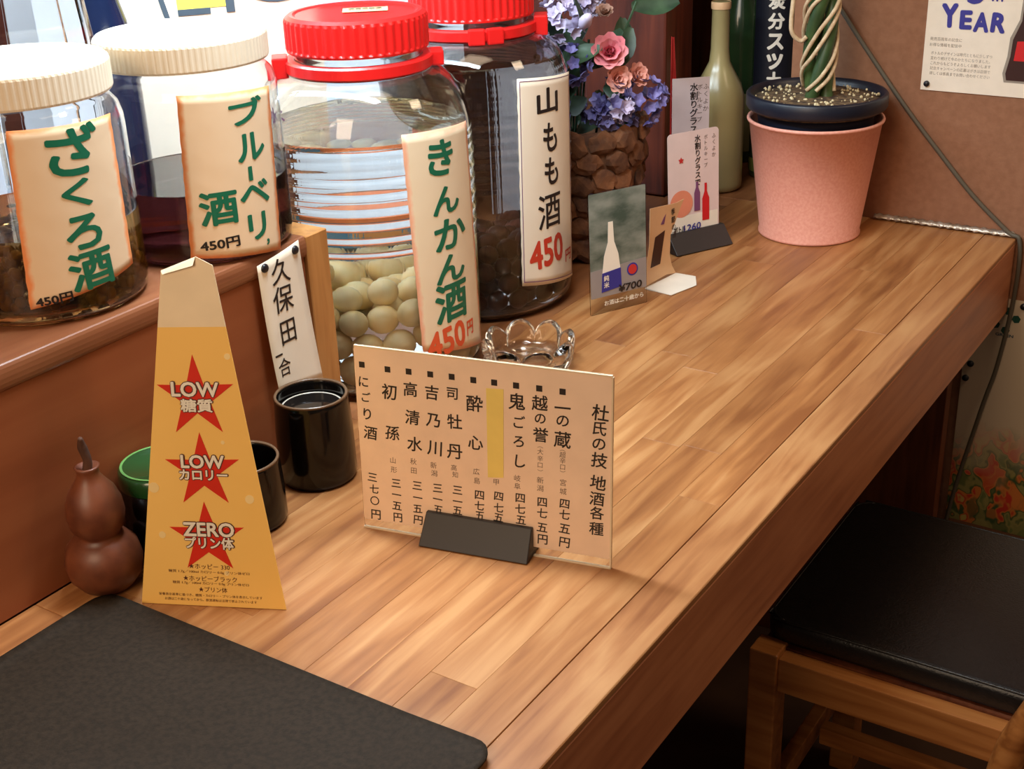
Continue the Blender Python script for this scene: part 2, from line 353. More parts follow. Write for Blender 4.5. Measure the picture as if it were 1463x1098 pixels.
def ellipse(cx, cy, rx, ry, n=20, rot=0):
    return [(cx + rx * math.cos(a) * math.cos(rot) - ry * math.sin(a) * math.sin(rot), cy + rx * math.cos(a) * math.sin(rot) + ry * math.sin(a) * math.cos(rot)) for a in [2 * PI * i / n for i in range(n)]]
def star(cx, cy, R_, r_=None, rot=PI / 2, n=5, sx=1, sy=1):
    r_ = r_ or R_ * .4
    return [(cx + sx * (R_ if i % 2 == 0 else r_) * math.cos(rot + PI * i / n), cy + sy * (R_ if i % 2 == 0 else r_) * math.sin(rot + PI * i / n)) for i in range(2 * n)]

# ---- writing: glyph outlines turned into flat meshes
_fc = bpy.data.curves.new('glyph_source', 'FONT'); _fc.resolution_u = 3
_fo = bpy.data.objects.new('glyph_source', _fc); COL.objects.link(_fo)
_cache = {}
def glyph(t, bold=0.0):
    """outline of a character centred on the origin; bold thickens its strokes with shifted copies, as a fat marker would"""
    k = (t, bold)
    if k not in _cache:
        if bold:
            V0, F0 = glyph(t); V, Fc = [], []; n = len(V0)
            for q in range(9):
                d = np.array([0, 0]) if q == 8 else bold * np.array([math.cos(q * PI / 4), math.sin(q * PI / 4)])
                Fc += [[i + len(V) * n for i in f] for f in F0]; V.append(V0 + d)
            _cache[k] = (np.concatenate(V) if n else V0, Fc); _cache[(k, 'n')] = n; return _cache[k]
        _fc.body = t; bpy.context.view_layer.update()
        me = bpy.data.meshes.new_from_object(_fo.evaluated_get(bpy.context.evaluated_depsgraph_get()))
        V = np.array([v.co[:2] for v in me.vertices]) if len(me.vertices) else np.zeros((0, 2)); Fc = [list(p.vertices) for p in me.polygons]
        bpy.data.meshes.remove(me)
        if len(V): V = V - (V.min(0) + V.max(0)) / 2
        _cache[k] = (V, Fc)
    return _cache[k]
_ref = glyph('酒')[0]; EM = (_ref[:, 1].max() - _ref[:, 1].min()) / .92
def write(items, bold=0.0, shear=0.0, z=.0006, thick=False):
    """items: (text, u, v, size[, width, rot]) -> flat mesh; size is the em height, width overrides the drawn width"""
    V, Fc = [], []
    for it in items:
        t, u, v, s = it[:4]; wd = it[4] if len(it) > 4 else None; rot = it[5] if len(it) > 5 else 0
        G, gf = glyph(t, bold)
        if not len(G): continue
        P = G / EM * s
        if wd: P = P * np.array([wd / (P[:, 0].max() - P[:, 0].min()), 1])
        P = P + np.stack([P[:, 1] * shear, np.zeros(len(P))], 1)
        c, q = math.cos(rot), math.sin(rot); P = P @ np.array([[c, q], [-q, c]])
        n = len(V); nn = _cache.get(((t, bold), 'n'), 10 ** 9); V += [(x + u, y + v, z + 2e-5 * (i // nn)) for i, (x, y) in enumerate(P)]; Fc += [[i + n for i in f] for f in gf]
    return V, Fc
def fitwh(t, u, v, w_, h_, bold=0.0, rot=0.0):
    """one glyph stretched to a given width and height"""
    G, gf = glyph(t, bold); s = (w_ / (G[:, 0].max() - G[:, 0].min()), h_ / (G[:, 1].max() - G[:, 1].min()))
    P = G * np.array(s); c, q = math.cos(rot), math.sin(rot); P = P @ np.array([[c, q], [-q, c]])
    nn = _cache.get(((t, bold), 'n'), 10 ** 9)
    return [(x + u, y + v, 2e-5 * (i // nn)) for i, (x, y) in enumerate(P)], [list(f) for f in gf]
def bend(vf, R_, phi0, off, cuts=.004):
    """wrap a flat (u, v) mesh round a cylinder of radius R_; cut it first so that it follows the curve"""
    v, f = vf; bm = bmesh.new(); vs = [bm.verts.new(p) for p in v]
    for q in f:
        try: bm.faces.new([vs[i] for i in q])
        except ValueError: pass
    xs = [p[0] for p in v]; x = math.floor(min(xs) / cuts) * cuts + cuts
    while x < max(xs):
        bmesh.ops.bisect_plane(bm, geom=bm.verts[:] + bm.edges[:] + bm.faces[:], plane_co=(x, 0, 0), plane_no=(1, 0, 0)); x += cuts
    for q in bm.verts:
        a = phi0 + q.co.x / R_; r = R_ + off + q.co.z; q.co = Vector((r * math.cos(a), r * math.sin(a), q.co.y))
    r = bmv(bm); bm.free(); return r
def label_sheet(name, corners, mat, R_, phi0, parent, nx=14, ny=18, ragged=.0004, off=.0004, seed=1):
    """thin paper sheet bent round the jar: corners TL, TR, BR, BL in (arc, height)"""
    rnd = random.Random(seed); TL, TR, BR, BL = [np.array(c, float) for c in corners]; V, uv = [], []
    for s in (0, 1):
        for j in range(ny + 1):
            for i in range(nx + 1):
                a, b_ = i / nx, j / ny
                p = (BL * (1 - a) + BR * a) * (1 - b_) + (TL * (1 - a) + TR * a) * b_
                if s == 0 and (i in (0, nx) or j in (0, ny)): rg = (rnd.uniform(-ragged, ragged), rnd.uniform(-ragged, ragged)); V_r = rg
                if i in (0, nx) or j in (0, ny):
                    h = math.sin(i * 12.9 + j * 78.2 + seed) * ragged; p = p + np.array([h, h * .6])
                an = phi0 + p[0] / R_; rr = R_ + off + (0 if s == 0 else .0004) + .0003 * math.sin(i * 1.7 + j * .9 + seed) ** 2
                V.append((rr * math.cos(an), rr * math.sin(an), p[1])); uv.append((a, b_))
    n = (nx + 1) * (ny + 1); Fc = []
    for j in range(ny):
        for i in range(nx):
            q = [j * (nx + 1) + i, j * (nx + 1) + i + 1, (j + 1) * (nx + 1) + i + 1, (j + 1) * (nx + 1) + i]
            Fc.append([k + n for k in q]); Fc.append(q[::-1])
    per = [i for i in range(nx + 1)] + [j * (nx + 1) + nx for j in range(1, ny + 1)] + [ny * (nx + 1) + i for i in range(nx - 1, -1, -1)] + [j * (nx + 1) for j in range(ny - 1, 0, -1)]
    for a, b_ in zip(per, per[1:] + per[:1]): Fc.append([a, b_, b_ + n, a + n])
    return obj(name, (V, Fc), mat, parent, smooth=True, uv=uv)
def card_matrix(A, ang, tilt):
    u = Vector((math.cos(ang), math.sin(ang), 0)); n = Vector((-math.sin(ang), math.cos(ang), 0))
    v = Vector((0, 0, 1)) * math.cos(tilt) + n * math.sin(tilt); z = u.cross(v)
    m = Matrix.Identity(4)
    for i in range(3): m[i][0], m[i][1], m[i][2], m[i][3] = u[i], v[i], z[i], A[i]
    return m
def shapes(name, polys, mat, parent, z=.0005, t=.0002):
    return obj(name, join(*[extrude(p, z, z + t) for p in polys]), mat, parent)
def scatter_tag(o, label, cat, group): return tag(o, label, cat, group)

# ================================================================ THE SETTING
FLOOR = -LIFT
structure(obj('floor', box((-3.0, -1.0, FLOOR - .05), (2.0, 3.2, FLOOR)), M['floor']))
structure(obj('wall_end', box((-.745, 1.90, FLOOR), (1.6, 2.02, 1.3)), M['plaster']))
structure(obj('wall_recess', box((-3.0, 2.30, FLOOR), (-.745, 2.42, 1.3)), M['dark_wood']))
structure(obj('wall_kitchen', box((-2.05, -1.0, FLOOR), (-1.95, 2.30, 1.3)), M['kitchen_white']))
structure(obj('wall_partition', box((-1.95, 1.955, FLOOR), (-1.08, 1.99, 1.3)), M['post']))
structure(obj('trim_post', box((-1.08, 1.86, 0), (-.935, 1.955, 1.3), .004), M['post']))
tag(obj('foil_strip', (lambda n=60: ([(x, y + .0010 * math.sin(i * 2.3 + k) , z + .0010 * math.sin(i * 1.7 + 2 * k)) for i in range(n) for k, (x, y, z) in enumerate([(-.60 + .205 * i / (n - 1), 1.8905, .0030), (-.60 + .205 * i / (n - 1), 1.893, .0062), (-.60 + .205 * i / (n - 1), 1.8975, .0085), (-.60 + .205 * i / (n - 1), 1.899, .0015)])],
    [[4 * i + k, 4 * i + (k + 1) % 4, 4 * (i + 1) + (k + 1) % 4, 4 * (i + 1) + k] for i in range(n - 1) for k in range(4)] + [[0, 1, 2, 3][::-1], [4 * n - 4, 4 * n - 3, 4 * n - 2, 4 * n - 1]]))(), M['foil'], smooth=True),
    'crinkled silvery strip sealing the counter end against the brown wall', 'trim strip')

# ---- the counter: block staves, edge strip, apron, rear board
ct = thing('counter', 'long oiled block-wood bar counter running up to the brown wall', 'counter')
Y0, Y1 = .10, 1.899
rows = 9; x0, x1 = -.823, -.4365; wd = (x1 - x0) / rows
rnd = random.Random(11)
for r in range(rows):
    y = Y0 - rnd.uniform(0, .25)
    while y < Y1:
        ln = rnd.uniform(.40, .80); a, b_ = max(y, Y0), min(y + ln, Y1)
        if Y1 - b_ < .08: b_ = Y1; y = Y1
        if b_ - a > .01:
            dz = rnd.uniform(-.00015, .00005); hx, hy = wd / 2 - .00006, (b_ - a) / 2 - .00008
            obj('stave', box((-hx, -hy, -.03), (hx, hy, dz), .00025, 1), M['stave'], ct, loc=(x0 + wd * (r + .5), (a + b_) / 2, 0))
        y += ln
y = Y0
while y < .972:                                          # the row that runs in under the ledge
    b_ = min(y + rnd.uniform(.35, .5), .972); obj('stave', box((-.0222, -(b_ - y) / 2 + .0002, -.03), (.0222, (b_ - y) / 2 - .0002, -.0002), .0004, 1), M['stave'], ct, loc=(-.8457, (y + b_) / 2, 0)); y = b_
obj('edge_strip', box((-.4362, Y0, -.0075), (-.392, Y1, 0), .0022, 3), M['edge'], ct)
obj('apron', box((-.418, Y0, -.112), (-.3921, Y1, -.0076), .0008, 1), M['apron'], ct)
obj('rear_board', box((-1.425, .973, -.03), (-.8235, 1.8590, -.0006), .0008, 1), M['rear'], ct)
obj('rear_board', box((-.934, 1.8595, -.03), (-.8235, Y1 + .0015, -.0006), .0008, 1), M['rear'], ct)
obj('rear_board', box((-.934, Y1 + .002, -.03), (-.7465, 2.29, -.0006), .0008, 1), M['rear'], ct)
obj('support_panel', box((-.80, 1.845, FLOOR), (-.452, 1.87, -.0305), .001, 1), M['dark_wood'], ct)
obj('back_panel', box((-.86, Y0, FLOOR), (-.835, 1.84, -.0305), .001, 1), M['dark_wood'], ct)

T = .216
lg = thing('ledge', 'raised wooden ledge behind the counter carrying the two white-lidded jars', 'ledge')
def nosed():
    P = [(-1.09, T - .022), (-.8675, T - .022)] + [(-.8675 + .0035 * math.sin(a), T - .011 - .011 * math.cos(a)) for a in [PI * i / 8 for i in range(1, 8)]] + [(-.8675, T), (-1.09, T)]
    n = len(P); V = [(x, -.02, z) for x, z in P] + [(x, .934, z) for x, z in P]
    return V, [list(range(n)), [n + i for i in range(n)][::-1]] + [[i, n + i, n + (i + 1) % n, (i + 1) % n] for i in range(n)]
obj('ledge_board', nosed(), M['ledge_top'], lg)
obj('front_panel', box((-.885, -.02, .0005), (-.8685, .934, T - .0222), .0005, 1), M['panel'], lg)
obj('end_post', box((-1.09, .9345, .0005), (-.8640, .9665, T - .0005), .001, 1), M['slat'], lg)
obj('back_panel', box((-1.09, -.02, FLOOR), (-1.075, .934, T - .0222)), M['panel'], lg)

# ---- kitchen side, glimpsed between and through the jars
tag(obj('kitchen_cabinet', join(box((-1.94, -.6, FLOOR), (-1.45, 1.9, -.02), .004), box((-1.94, -.6, -.019), (-1.43, 1.9, 0), .004)), M['steel']), 'steel-topped kitchen cabinet against the white wall behind the jars', 'cabinet')
# lamp fixture of the kitchen tube light
fx = thing('tube_lamp', 'fluorescent tube lamp fixture hanging over the kitchen side', 'lamp', (-1.13, .90, .905))
obj('housing', box((-.07, -.63, 0), (.055, .63, .04), .004), M['kitchen_white'], fx)
obj('light_skirt', box((.056, -.63, -.155), (.062, .63, .04), .002), M['kitchen_white'], fx)  # unseen skirt added to keep the tube light off the counter

# ================================================================ THE FOUR JARS
def cream_lid(parent, z0, z1, r):
    rf = lambda a, rr, z: rr + (.0004 * (math.sin(a * 90) > 0) if rr > r - .0025 and z0 + .001 < z < z1 - .003 else 0)
    prof = [(0, z1 - .0015), (r - .010, z1 - .0015), (r - .007, z1), (r - .003, z1), (r - .0004, z1 - .0025), (r, z1 - .0045), (r, z0 + .002), (r - .0006, z0), (r - .003, z0), (r - .003, z1 - .004), (0, z1 - .004)]
    return obj('lid', lathe(prof, 360, rf), M['cream'], parent, smooth=False)
def pet_jar(name, label, c, R_, rl, zt, zl, liquid, lz):
    t = thing(name, label, 'jar', (c[0], c[1], T)); H = zl - T; w_ = .0012
    body = [(0, .006), (R_ * .6, .005), (R_ * .8, 0), (R_ * .93, .001), (R_ * .985, .006), (R_, .014), (R_, H - .034), (R_ * .995, H - .024), (R_ * .96, H - .013), (R_ * .90, H - .007), (rl - .006, H - .004), (rl - .006, H + .018)]
    inner = [(max(r - w_, 0), z + (w_ if i < 4 else 0)) for i, (r, z) in enumerate(body)][::-1]
    obj('glass_body', lathe(body + inner[:-1] + [(0, .006 + w_)], 96), M['pet'], t, smooth=True)
    ri = R_ - w_ + .0003; h = lz - T
    liq = [(0, .0068), (R_ * .6, .0058), (R_ * .8 - .001, .0012), (R_ * .93 - .001, .0022), (R_ * .985 - .001, .007), (ri, .014), (ri, h), (ri - .002, h - .0006), (0, h - .0006)]
    obj('liquor', lathe(liq, 96), liquid, t, smooth=False)
    cream_lid(t, H, zt - T, rl)
    return t
def add_writing(name, parts, mat, R_, phi0, parent, dz, off=.0013):
    V = join(*parts); V = ([(p[0], p[1] - dz, p[2]) for p in V[0]], V[1])
    return obj(name, bend(V, R_, phi0, off), mat, parent)
B = .028
# jar 1
C1 = (-.957, .702); R1 = .0835; p1 = -.263
j1 = pet_jar('preserve_jar', 'white-lidded plastic jar of amber liquor labelled ざくろ酒', C1, R1, .0785, .424, .396, M['amber_liquor'], .292)
label_sheet('paper_label', [(-.0445, .383 - T), (.0492, .381 - T), (.0475, .2508 - T), (-.0522, .2336 - T)], M['lab_orange'], R1, p1, j1, seed=2)
add_writing('lettering', [fitwh('ざ', .0048, .3609, .0460, .0416, B, -.05), fitwh('く', .001, .3256, .0259, .0235, B), fitwh('ろ', .0017, .2928, .0318, .0291, B), fitwh('酒', .0030, .2600, .040, .0340, B, .05)], M['green_ink'], R1, p1, j1, T)
add_writing('lettering', [fitwh('450円', -.0318, .2405, .0300, .0088, .03, .06)], M['black_ink'], R1, p1, j1, T)
# jar 2
C2 = (-.944, .880); R2 = .0845; p2 = -.354
j2 = pet_jar('preserve_jar', 'white-lidded plastic jar of purple-black liquor labelled ブルーベリー酒', C2, R2, .0793, .420, .3935, M['purple_liquor'], .285)
label_sheet('paper_label', [(-.0438, .3772 - T), (.0534, .3714 - T), (.0433, .2162 - T), (-.0509, .2271 - T)], M['lab_orange'], R2, p2, j2, seed=5)
add_writing('lettering', [fitwh('ブ', .0190, .3551, .0380, .0235, B), fitwh('ル', .0193, .3224, .0318, .026, B), fitwh('｜', .0147, .2979, .0045, .0135, B), fitwh('ベ', .0175, .279, .0335, .0225, B), fitwh('リ', .0161, .247, .0205, .0258, B),
    fitwh('酒', -.0198, .2715, .036, .0325, .03), fitwh('，', .026, .2290, .004, .006, .02)], M['green_ink'], R2, p2, j2, T)
add_writing('lettering', [fitwh('450円', -.0227, .2376, .037, .0105, .03, .03)], M['black_ink'], R2, p2, j2, T)

def big_jar(label, c, R_, rl, zt, zl, liquid, lz, dh=0):
    t = thing('preserve_jar', label, 'jar', (c[0], c[1], 0)); w_ = .003
    body = [(0, .010), (R_ * .6, .009), (R_ * .78, .001), (R_ * .86, 0), (R_ * .94, .004), (R_ * .985, .013), (R_, .028), (R_, .165)]
    z = .170
    while z < .262:                                       # moulded rings round the upper body
        body += [(R_, z), (R_ + .0012, z + .003), (R_ + .0012, z + .006), (R_ - .0004, z + .010)]; z += .0155
    rn = rl - .007
    for k in range(1, 11):                                # shoulder
        a = PI / 2 * k / 10; body.append((rn + (R_ - rn) * math.cos(a) ** .85 if k < 10 else rn, .268 + (zl - .022 - .268) * math.sin(a)))
    body += [(rn, zl - .004), (rn, zl + .026)]
    inner = []
    for i, (r, zz) in enumerate(body):
        inner.append((max(min(r, R_) - w_, 0), zz + (w_ if i < 5 else 0)))
    obj('glass_body', lathe(body + inner[::-1], 112), M['glass'], t, smooth=True)
    ri = R_ - w_ + .0006
    prof = [(0, .0128), (R_ * .6 - w_, .0122), (R_ * .78 - w_, .0052), (R_ * .86 - w_, .004), (R_ * .94 - w_, .0075), (R_ * .985 - w_, .0165), (ri, .028)]
    if lz > .268:
        prof += [(ri, .266)]
        for k in range(1, 11):
            a = PI / 2 * k / 10; zz = .268 + (zl - .022 - .268) * math.sin(a)
            if zz < lz: prof.append((rn + (R_ - rn) * math.cos(a) ** .85 - w_ + .0006, zz))
    else: prof += [(ri, lz)]
    rtop = prof[-1][0]; prof += [(rtop - .003, lz - .0008), (0, lz - .0008)]
    obj('liquor', lathe(prof, 112), liquid, t)
    H = zt - zl
    rf = lambda a, rr, z: rr + (.0010 * math.cos(a * 48) if rr > rl - .002 and zl + .003 < z < zt - .004 else 0)
    lid = obj('lid', lathe([(0, zt - .0015), (rl - .012, zt - .0015), (rl - .009, zt), (rl - .005, zt), (rl - .0008, zt - .003), (rl, zt - .006), (rl, zl + .004), (rl + .0006, zl + .002), (rl, zl), (rl - .004, zl), (rl - .004, zt - .005), (0, zt - .005)], 384, rf), M['red'], t)
    rc = rl + .003
    obj('collar', lathe([(rn + .0005, zl - .022), (rc - .001, zl - .022), (rc + .001, zl - .020), (rc + .001, zl - .010), (rc - .001, zl - .008), (rn + .0005, zl - .008)], 96, closed=True), M['red'], t, smooth=False)
    return t, rc
C3 = (-.925, 1.112); R3 = .1175; p3 = -.055
j3, rc3 = big_jar('large glass jar of pale kumquats, red lid, labelled きんかん酒', C3, R3, .0755, .404, .3665, M['liquor'], .286)
def lug(parent, rc, ang, z0, z1, wid, dep):
    b_ = box((rc - .003, -wid / 2, z0), (rc + dep, wid / 2, z1), .002, 2)
    return obj('handle_lug', b_, M['red'], parent, rot=(0, 0, ang))
lug(j3, rc3, math.radians(222), .339, .362, .030, .014); lug(j3, rc3, math.radians(212), .341, .352, .05, .006)
lug(j3, rc3, math.radians(40), .344, .360, .026, .012)
st = obj('lid_sticker', box((-.024, -.013, 0), (.024, .013, .0004)), M['kraft'], j3, loc=(.004, .012, .4036), rot=(0, 0, math.radians(38)))
obj('lettering', write([('国産果実酒', 0, .005, .007), ('八リットル', 0, -.004, .007)], .02, z=.0006), M['black_ink'], j3, loc=(.004, .012, .4036), rot=(0, 0, math.radians(38)))
label_sheet('paper_label', [(-.061, .2961), (.036, .2925), (.052, .030), (-.0534, .0547)], M['lab_pink'], R3 + .0012, p3, j3, nx=16, ny=24, seed=8)
add_writing('lettering', [fitwh('き', -.015, .2646, .036, .0382, B, -.1), fitwh('ん', -.0104, .218, .040, .0303, B), fitwh('か', -.0056, .18, .050, .0346, B), fitwh('ん', -.0087, .1414, .045, .0316, B), fitwh('酒', -.0100, .1027, .050, .0460, B)], M['green_ink'], R3 + .0012, p3, j3, 0)
add_writing('lettering', [fitwh('450', -.0200, .0600, .056, .032, .03, .10), fitwh('円', .0190, .0620, .014, .018, .03)], M['orange_ink'], R3 + .0012, p3, j3, 0)
add_writing('lettering', [fitwh('一', -.010, 0, .022, .004, .02, .25), fitwh('水', .018, -.004, .022, .016, .02, .1)], M['violet_ink'], R3 * .93, math.radians(-112), j3, -.318, off=.002)
C4 = (-.948, 1.360); R4 = .118; p4 = -.094
j4, rc4 = big_jar('large glass jar of dark berry liquor, red lid, labelled 山もも酒', C4, R4, .0755, .400, .3625, M['dark_liquor'], .315)
lug(j4, rc4, math.radians(-52), .338, .357, .020, .006); lug(j4, rc4, math.radians(-36), .338, .357, .020, .006); lug(j4, rc4, math.radians(32), .336, .360, .030, .014)
label_sheet('paper_label', [(-.0532, .303), (.0500, .2945), (.0500, .0310), (-.0551, .047)], M['lab_plain'], R4 + .0012, p4, j4, nx=16, ny=24, seed=9)
add_writing('lettering', [fitwh('山', -.0079, .2709, .0382, .0314, .025), fitwh('も', -.0052, .2263, .026, .0362, .022), fitwh('も', -.0042, .1843, .026, .0349, .022), fitwh('酒', -.0086, .135, .0413, .0442, .01)], M['black_ink'], R4 + .0012, p4, j4, 0)
add_writing('lettering', [fitwh('450', -.0140, .0830, .060, .038, .03, .06), fitwh('円', .0320, .0660, .018, .016, .02)], M['red_ink'], R4 + .0012, p4, j4, 0)
ins = [[(-.050, .300), (.047, .2915), (.047, .2905), (-.050, .299)], [(-.0515, .052), (.047, .036), (.047, .035), (-.0515, .051)], [(-.0505, .300), (-.0495, .300), (-.0515, .051), (-.0525, .051)], [(.0475, .2915), (.0465, .2915), (.0465, .0355), (.0475, .0355)]]
add_writing('border_line', [([(x, y, 0) for x, y in q], [[3, 2, 1, 0]]) for q in ins], M['violet_ink'], R4 + .0012, p4, j4, 0)

# ---- fruit settling in the jars
def pack(n, rb, Rin, seed, ztop):
    rs = np.random.RandomState(seed); a = rs.rand(n) * 2 * PI; q = np.sqrt(rs.rand(n)) * (Rin - rb)
    P = np.stack([q * np.cos(a), q * np.sin(a), rb + .013 + rs.rand(n) * ztop], 1); r = rb * (1 + .07 * rs.randn(n)).clip(.85, 1.12)
    for it in range(420):
        P[:, 2] -= .0006 if it < 330 else .0001
        for _ in range(2):
            D = P[:, None] - P[None]; d = np.sqrt((D ** 2).sum(2)) + 1e-9; np.fill_diagonal(d, 9)
            ov = (r[:, None] + r[None]) - d; m = ov > 0
            P += (D / d[..., None] * (np.where(m, ov, 0) * .38)[..., None]).sum(1)
            h = np.hypot(P[:, 0], P[:, 1]); k = h > Rin - r; s = np.where(k, (Rin - r) / np.maximum(h, 1e-6), 1); P[:, 0] *= s; P[:, 1] *= s
            P[:, 2] = np.maximum(P[:, 2], .014 + r)
    return P, r
def ball(rb, seg=16, rings=10, squash=1.06):
    return lathe([(0, -rb * squash)] + [(rb * math.cos(a), rb * squash * math.sin(a)) for a in [-PI / 2 + PI * i / rings for i in range(1, rings)]] + [(0, rb * squash)], seg)
def fill(name, label, cat, group, mat, n, rb, Rin, c, seed, ztop, zkeep=None):
    P, r = pack(n, rb, Rin, seed, ztop); v, f = ball(rb, 18 if rb > .01 else 12, 10 if rb > .01 else 7)
    me = bpy.data.meshes.new(name); me.from_pydata([tuple(p) for p in v], [], f); me.materials.append(mat); me.polygons.foreach_set('use_smooth', [True] * len(f))
    rr = random.Random(seed); view = Vector((-c[0], -c[1])).normalized(); top = P[:, 2].max()
    for p, s in zip(P, r):
        h = math.hypot(p[0], p[1]); front = p[0] * view.x + p[1] * view.y
        if not (p[2] > top - 3.4 * rb or (h > Rin - 2.6 * rb and front > -.25 * Rin)): continue      # buried fruit is never seen
        o = bpy.data.objects.new(name, me); o.location = (c[0] + p[0], c[1] + p[1], p[2]); o.scale = [s / rb] * 3; o.rotation_euler = (rr.uniform(0, 6), rr.uniform(0, 6), rr.uniform(0, 6))
        link(o); tag(o, label, cat, group)
fill('kumquat', 'pale yellow kumquat in the heap inside the red-lidded きんかん酒 jar', 'fruit', 'kumquats in the glass jar', M['kumquat'], 150, .0160, R3 - .0040, C3, 3, .22)
fill('bayberry', 'dark berry in the heap at the foot of the 山もも酒 jar', 'fruit', 'berries in the dark jar', M['berry'], 230, .0125, R4 - .0040, C4, 5, .25)
o = obj('pulp', join(*[([(x + px, y + py, z + pz) for x, y, z in ball(.005, 8, 5)[0]], ball(.005, 8, 5)[1]) for px, py, pz in [(random.uniform(.2, 1) ** .5 * .074 * math.cos(a), random.uniform(.85, 1) * .072 * math.sin(a), random.uniform(.012, .045)) for a in [random.uniform(0, 2 * PI) for _ in range(260)]]]), M['seed'], j1, smooth=True); o['kind'] = 'stuff'

# ================================================================ CARDS AND OBJECTS ON THE COUNTER
# ---- menu stand
mt = math.radians(3); mm = card_matrix((-.7037, .7995, 0), math.radians(12.16), mt)
men = thing('menu_stand', 'acrylic menu stand listing sake prices in columns, black foot', 'menu stand', matrix=mm)
obj('acrylic_plate', extrude(rrect(0, 0, .2365, .1785, .004), -.0016, -.0002), M['acrylic'], men)
obj('acrylic_edge', join(extrude([(0, .0), (.2365, .0), (.2365, .0015), (0, .0015)], -.0018, .0012), extrude([(.001, .1772), (.2355, .1772), (.2355, .1785), (.001, .1785)], -.0018, .0012), extrude([(.2352, .0), (.2365, .0), (.2365, .177), (.2352, .177)], -.0018, .0012)), M['frost_edge'], men)
obj('menu_sheet', extrude(rrect(.0008, .0092, .2350, .1770, .002), 0, .0005), M['menu_paper'], men)
MENU=[('杜',225.8,144.5,15.3),('氏',225.3,130.5,13.5),('の',224.6,116.2,13.1),('技',225.1,101.5,14.4),('地',224.2,80.6,14.4),('酒',223.3,65.3,13.5),('各',223.4,51.9,12.6),('種',223.0,36.8,13.1),('一',192.8,144.5,14.8),('の',192.8,132.8,12.6),('蔵',192.7,115.5,15.3),('︵',192.7,105.4,5.2),('超',192.7,101.7,5.7),('辛',192.7,96.2,5.7),('口',192.7,90.1,5.7),('︶',192.7,86.2,5.2),('宮',193.1,75.7,6.5),('城',193.1,67.5,6.5),('四',194.4,55.8,10.0),('七',194.4,45.6,10.0),('五',194.4,31.9,10.9),('円',194.3,18.5,10.9),('越',172.6,146.3,14.4),('の',172.9,132.1,11.3),('誉',173.2,117.3,14.0),('︵',172.7,105.7,5.2),('大',172.7,101.7,5.7),('辛',172.6,95.2,5.7),('口',172.5,88.9,5.7),('︶',172.5,84.2,5.2),('新',172.4,74.8,6.5),('潟',172.4,67.2,6.5),('四',174.1,54.1,10.0),('七',174.0,43.6,10.0),('五',173.9,29.5,10.5),('円',174.2,17.9,10.5),('鬼',152.2,145.0,15.7),('ご',154.1,126.5,12.2),('ろ',153.2,108.2,12.2),('し',154.5,89.7,13.5),('岐',151.5,73.4,6.5),('阜',151.4,65.8,6.5),('四',153.9,54.7,10.0),('七',153.8,44.3,10.0),('五',154.3,33.5,10.0),('甲',131.8,66.5,6.5),('四',133.8,53.1,9.6),('七',133.6,42.1,9.6),('五',133.3,32.3,9.6),('酔',113.5,138.0,15.7),('心',113.4,101.3,14.4),('広',113.3,73.9,6.5),('島',113.8,65.1,6.5),('四',115.7,51.4,10.0),('七',115.4,41.1,9.6),('五',115.6,31.3,9.6),('司',93.0,144.5,12.2),('牡',94.4,118.5,14.4),('丹',93.4,90.0,15.3),('高',92.1,74.3,6.1),('知',93.1,67.7,6.1),('三',94.9,52.9,10.0),('一',94.6,41.8,9.6),('五',94.2,32.7,9.6),('吉',73.8,143.0,14.0),('乃',74.1,116.9,14.4),('川',74.4,90.4,15.3),('新',72.6,73.7,6.5),('潟',73.0,66.0,6.5),('三',75.7,51.8,10.0),('一',75.3,40.9,9.6),('五',75.4,30.5,9.6),('高',53.5,143.4,14.0),('清',54.2,117.0,14.4),('水',55.3,91.6,14.8),('秋',53.1,74.4,6.5),('田',53.1,65.4,6.5),('三',55.8,51.1,10.0),('一',55.8,39.2,9.6),('五',55.2,27.9,9.6),('円',55.2,16.6,10.0),('初',33.0,138.4,15.3),('孫',34.0,99.4,14.4),('山',33.0,72.6,6.5),('形',33.5,63.3,6.5),('三',35.0,50.2,10.0),('一',34.8,38.8,9.6),('五',34.7,27.5,10.0),('円',34.9,15.7,10.0),('に',8.4,144.7,11.3),('ご',10.0,130.5,10.0),('り',10.2,114.3,12.2),('酒',12.2,96.3,13.5),('三',11.5,52.5,10.0),('七',12.6,41.0,9.6),('〇',12.4,29.1,9.6),('円',12.8,15.0,10.9)]
SQ=[(192.8,159.0),(172.3,159.3),(151.7,159.3),(132.0,159.5),(113.0,159.4),(93.1,159.9),(73.1,159.7),(52.7,159.7),(32.5,159.3),(7.8,160.8)]
big = [(c, u / 1e3, v / 1e3, s / 1e3) for c, u, v, s in MENU if s > 7.5]; small = [(c, u / 1e3, v / 1e3, s / 1e3) for c, u, v, s in MENU if s <= 7.5]
rr = random.Random(4)
obj('lettering', write([(c, u, v, s, None, rr.uniform(-.06, .06)) for c, u, v, s in big], .013, .06), M['black_ink'], men)
obj('small_lettering', write(small, 0, .05), M['brown_ink'], men)
shapes('bullet_mark', [[(u / 1e3 - .0027, v / 1e3 - .0027), (u / 1e3 + .0027, v / 1e3 - .0027), (u / 1e3 + .0027, v / 1e3 + .0027), (u / 1e3 - .0027, v / 1e3 + .0027)] for u, v in SQ], M['black_ink'], men)
obj('sticker', extrude([(.1246, .1536), (.1242, .0701), (.1388, .0719), (.1404, .1545)][::-1], .0006, .0009), M['sticker'], men)
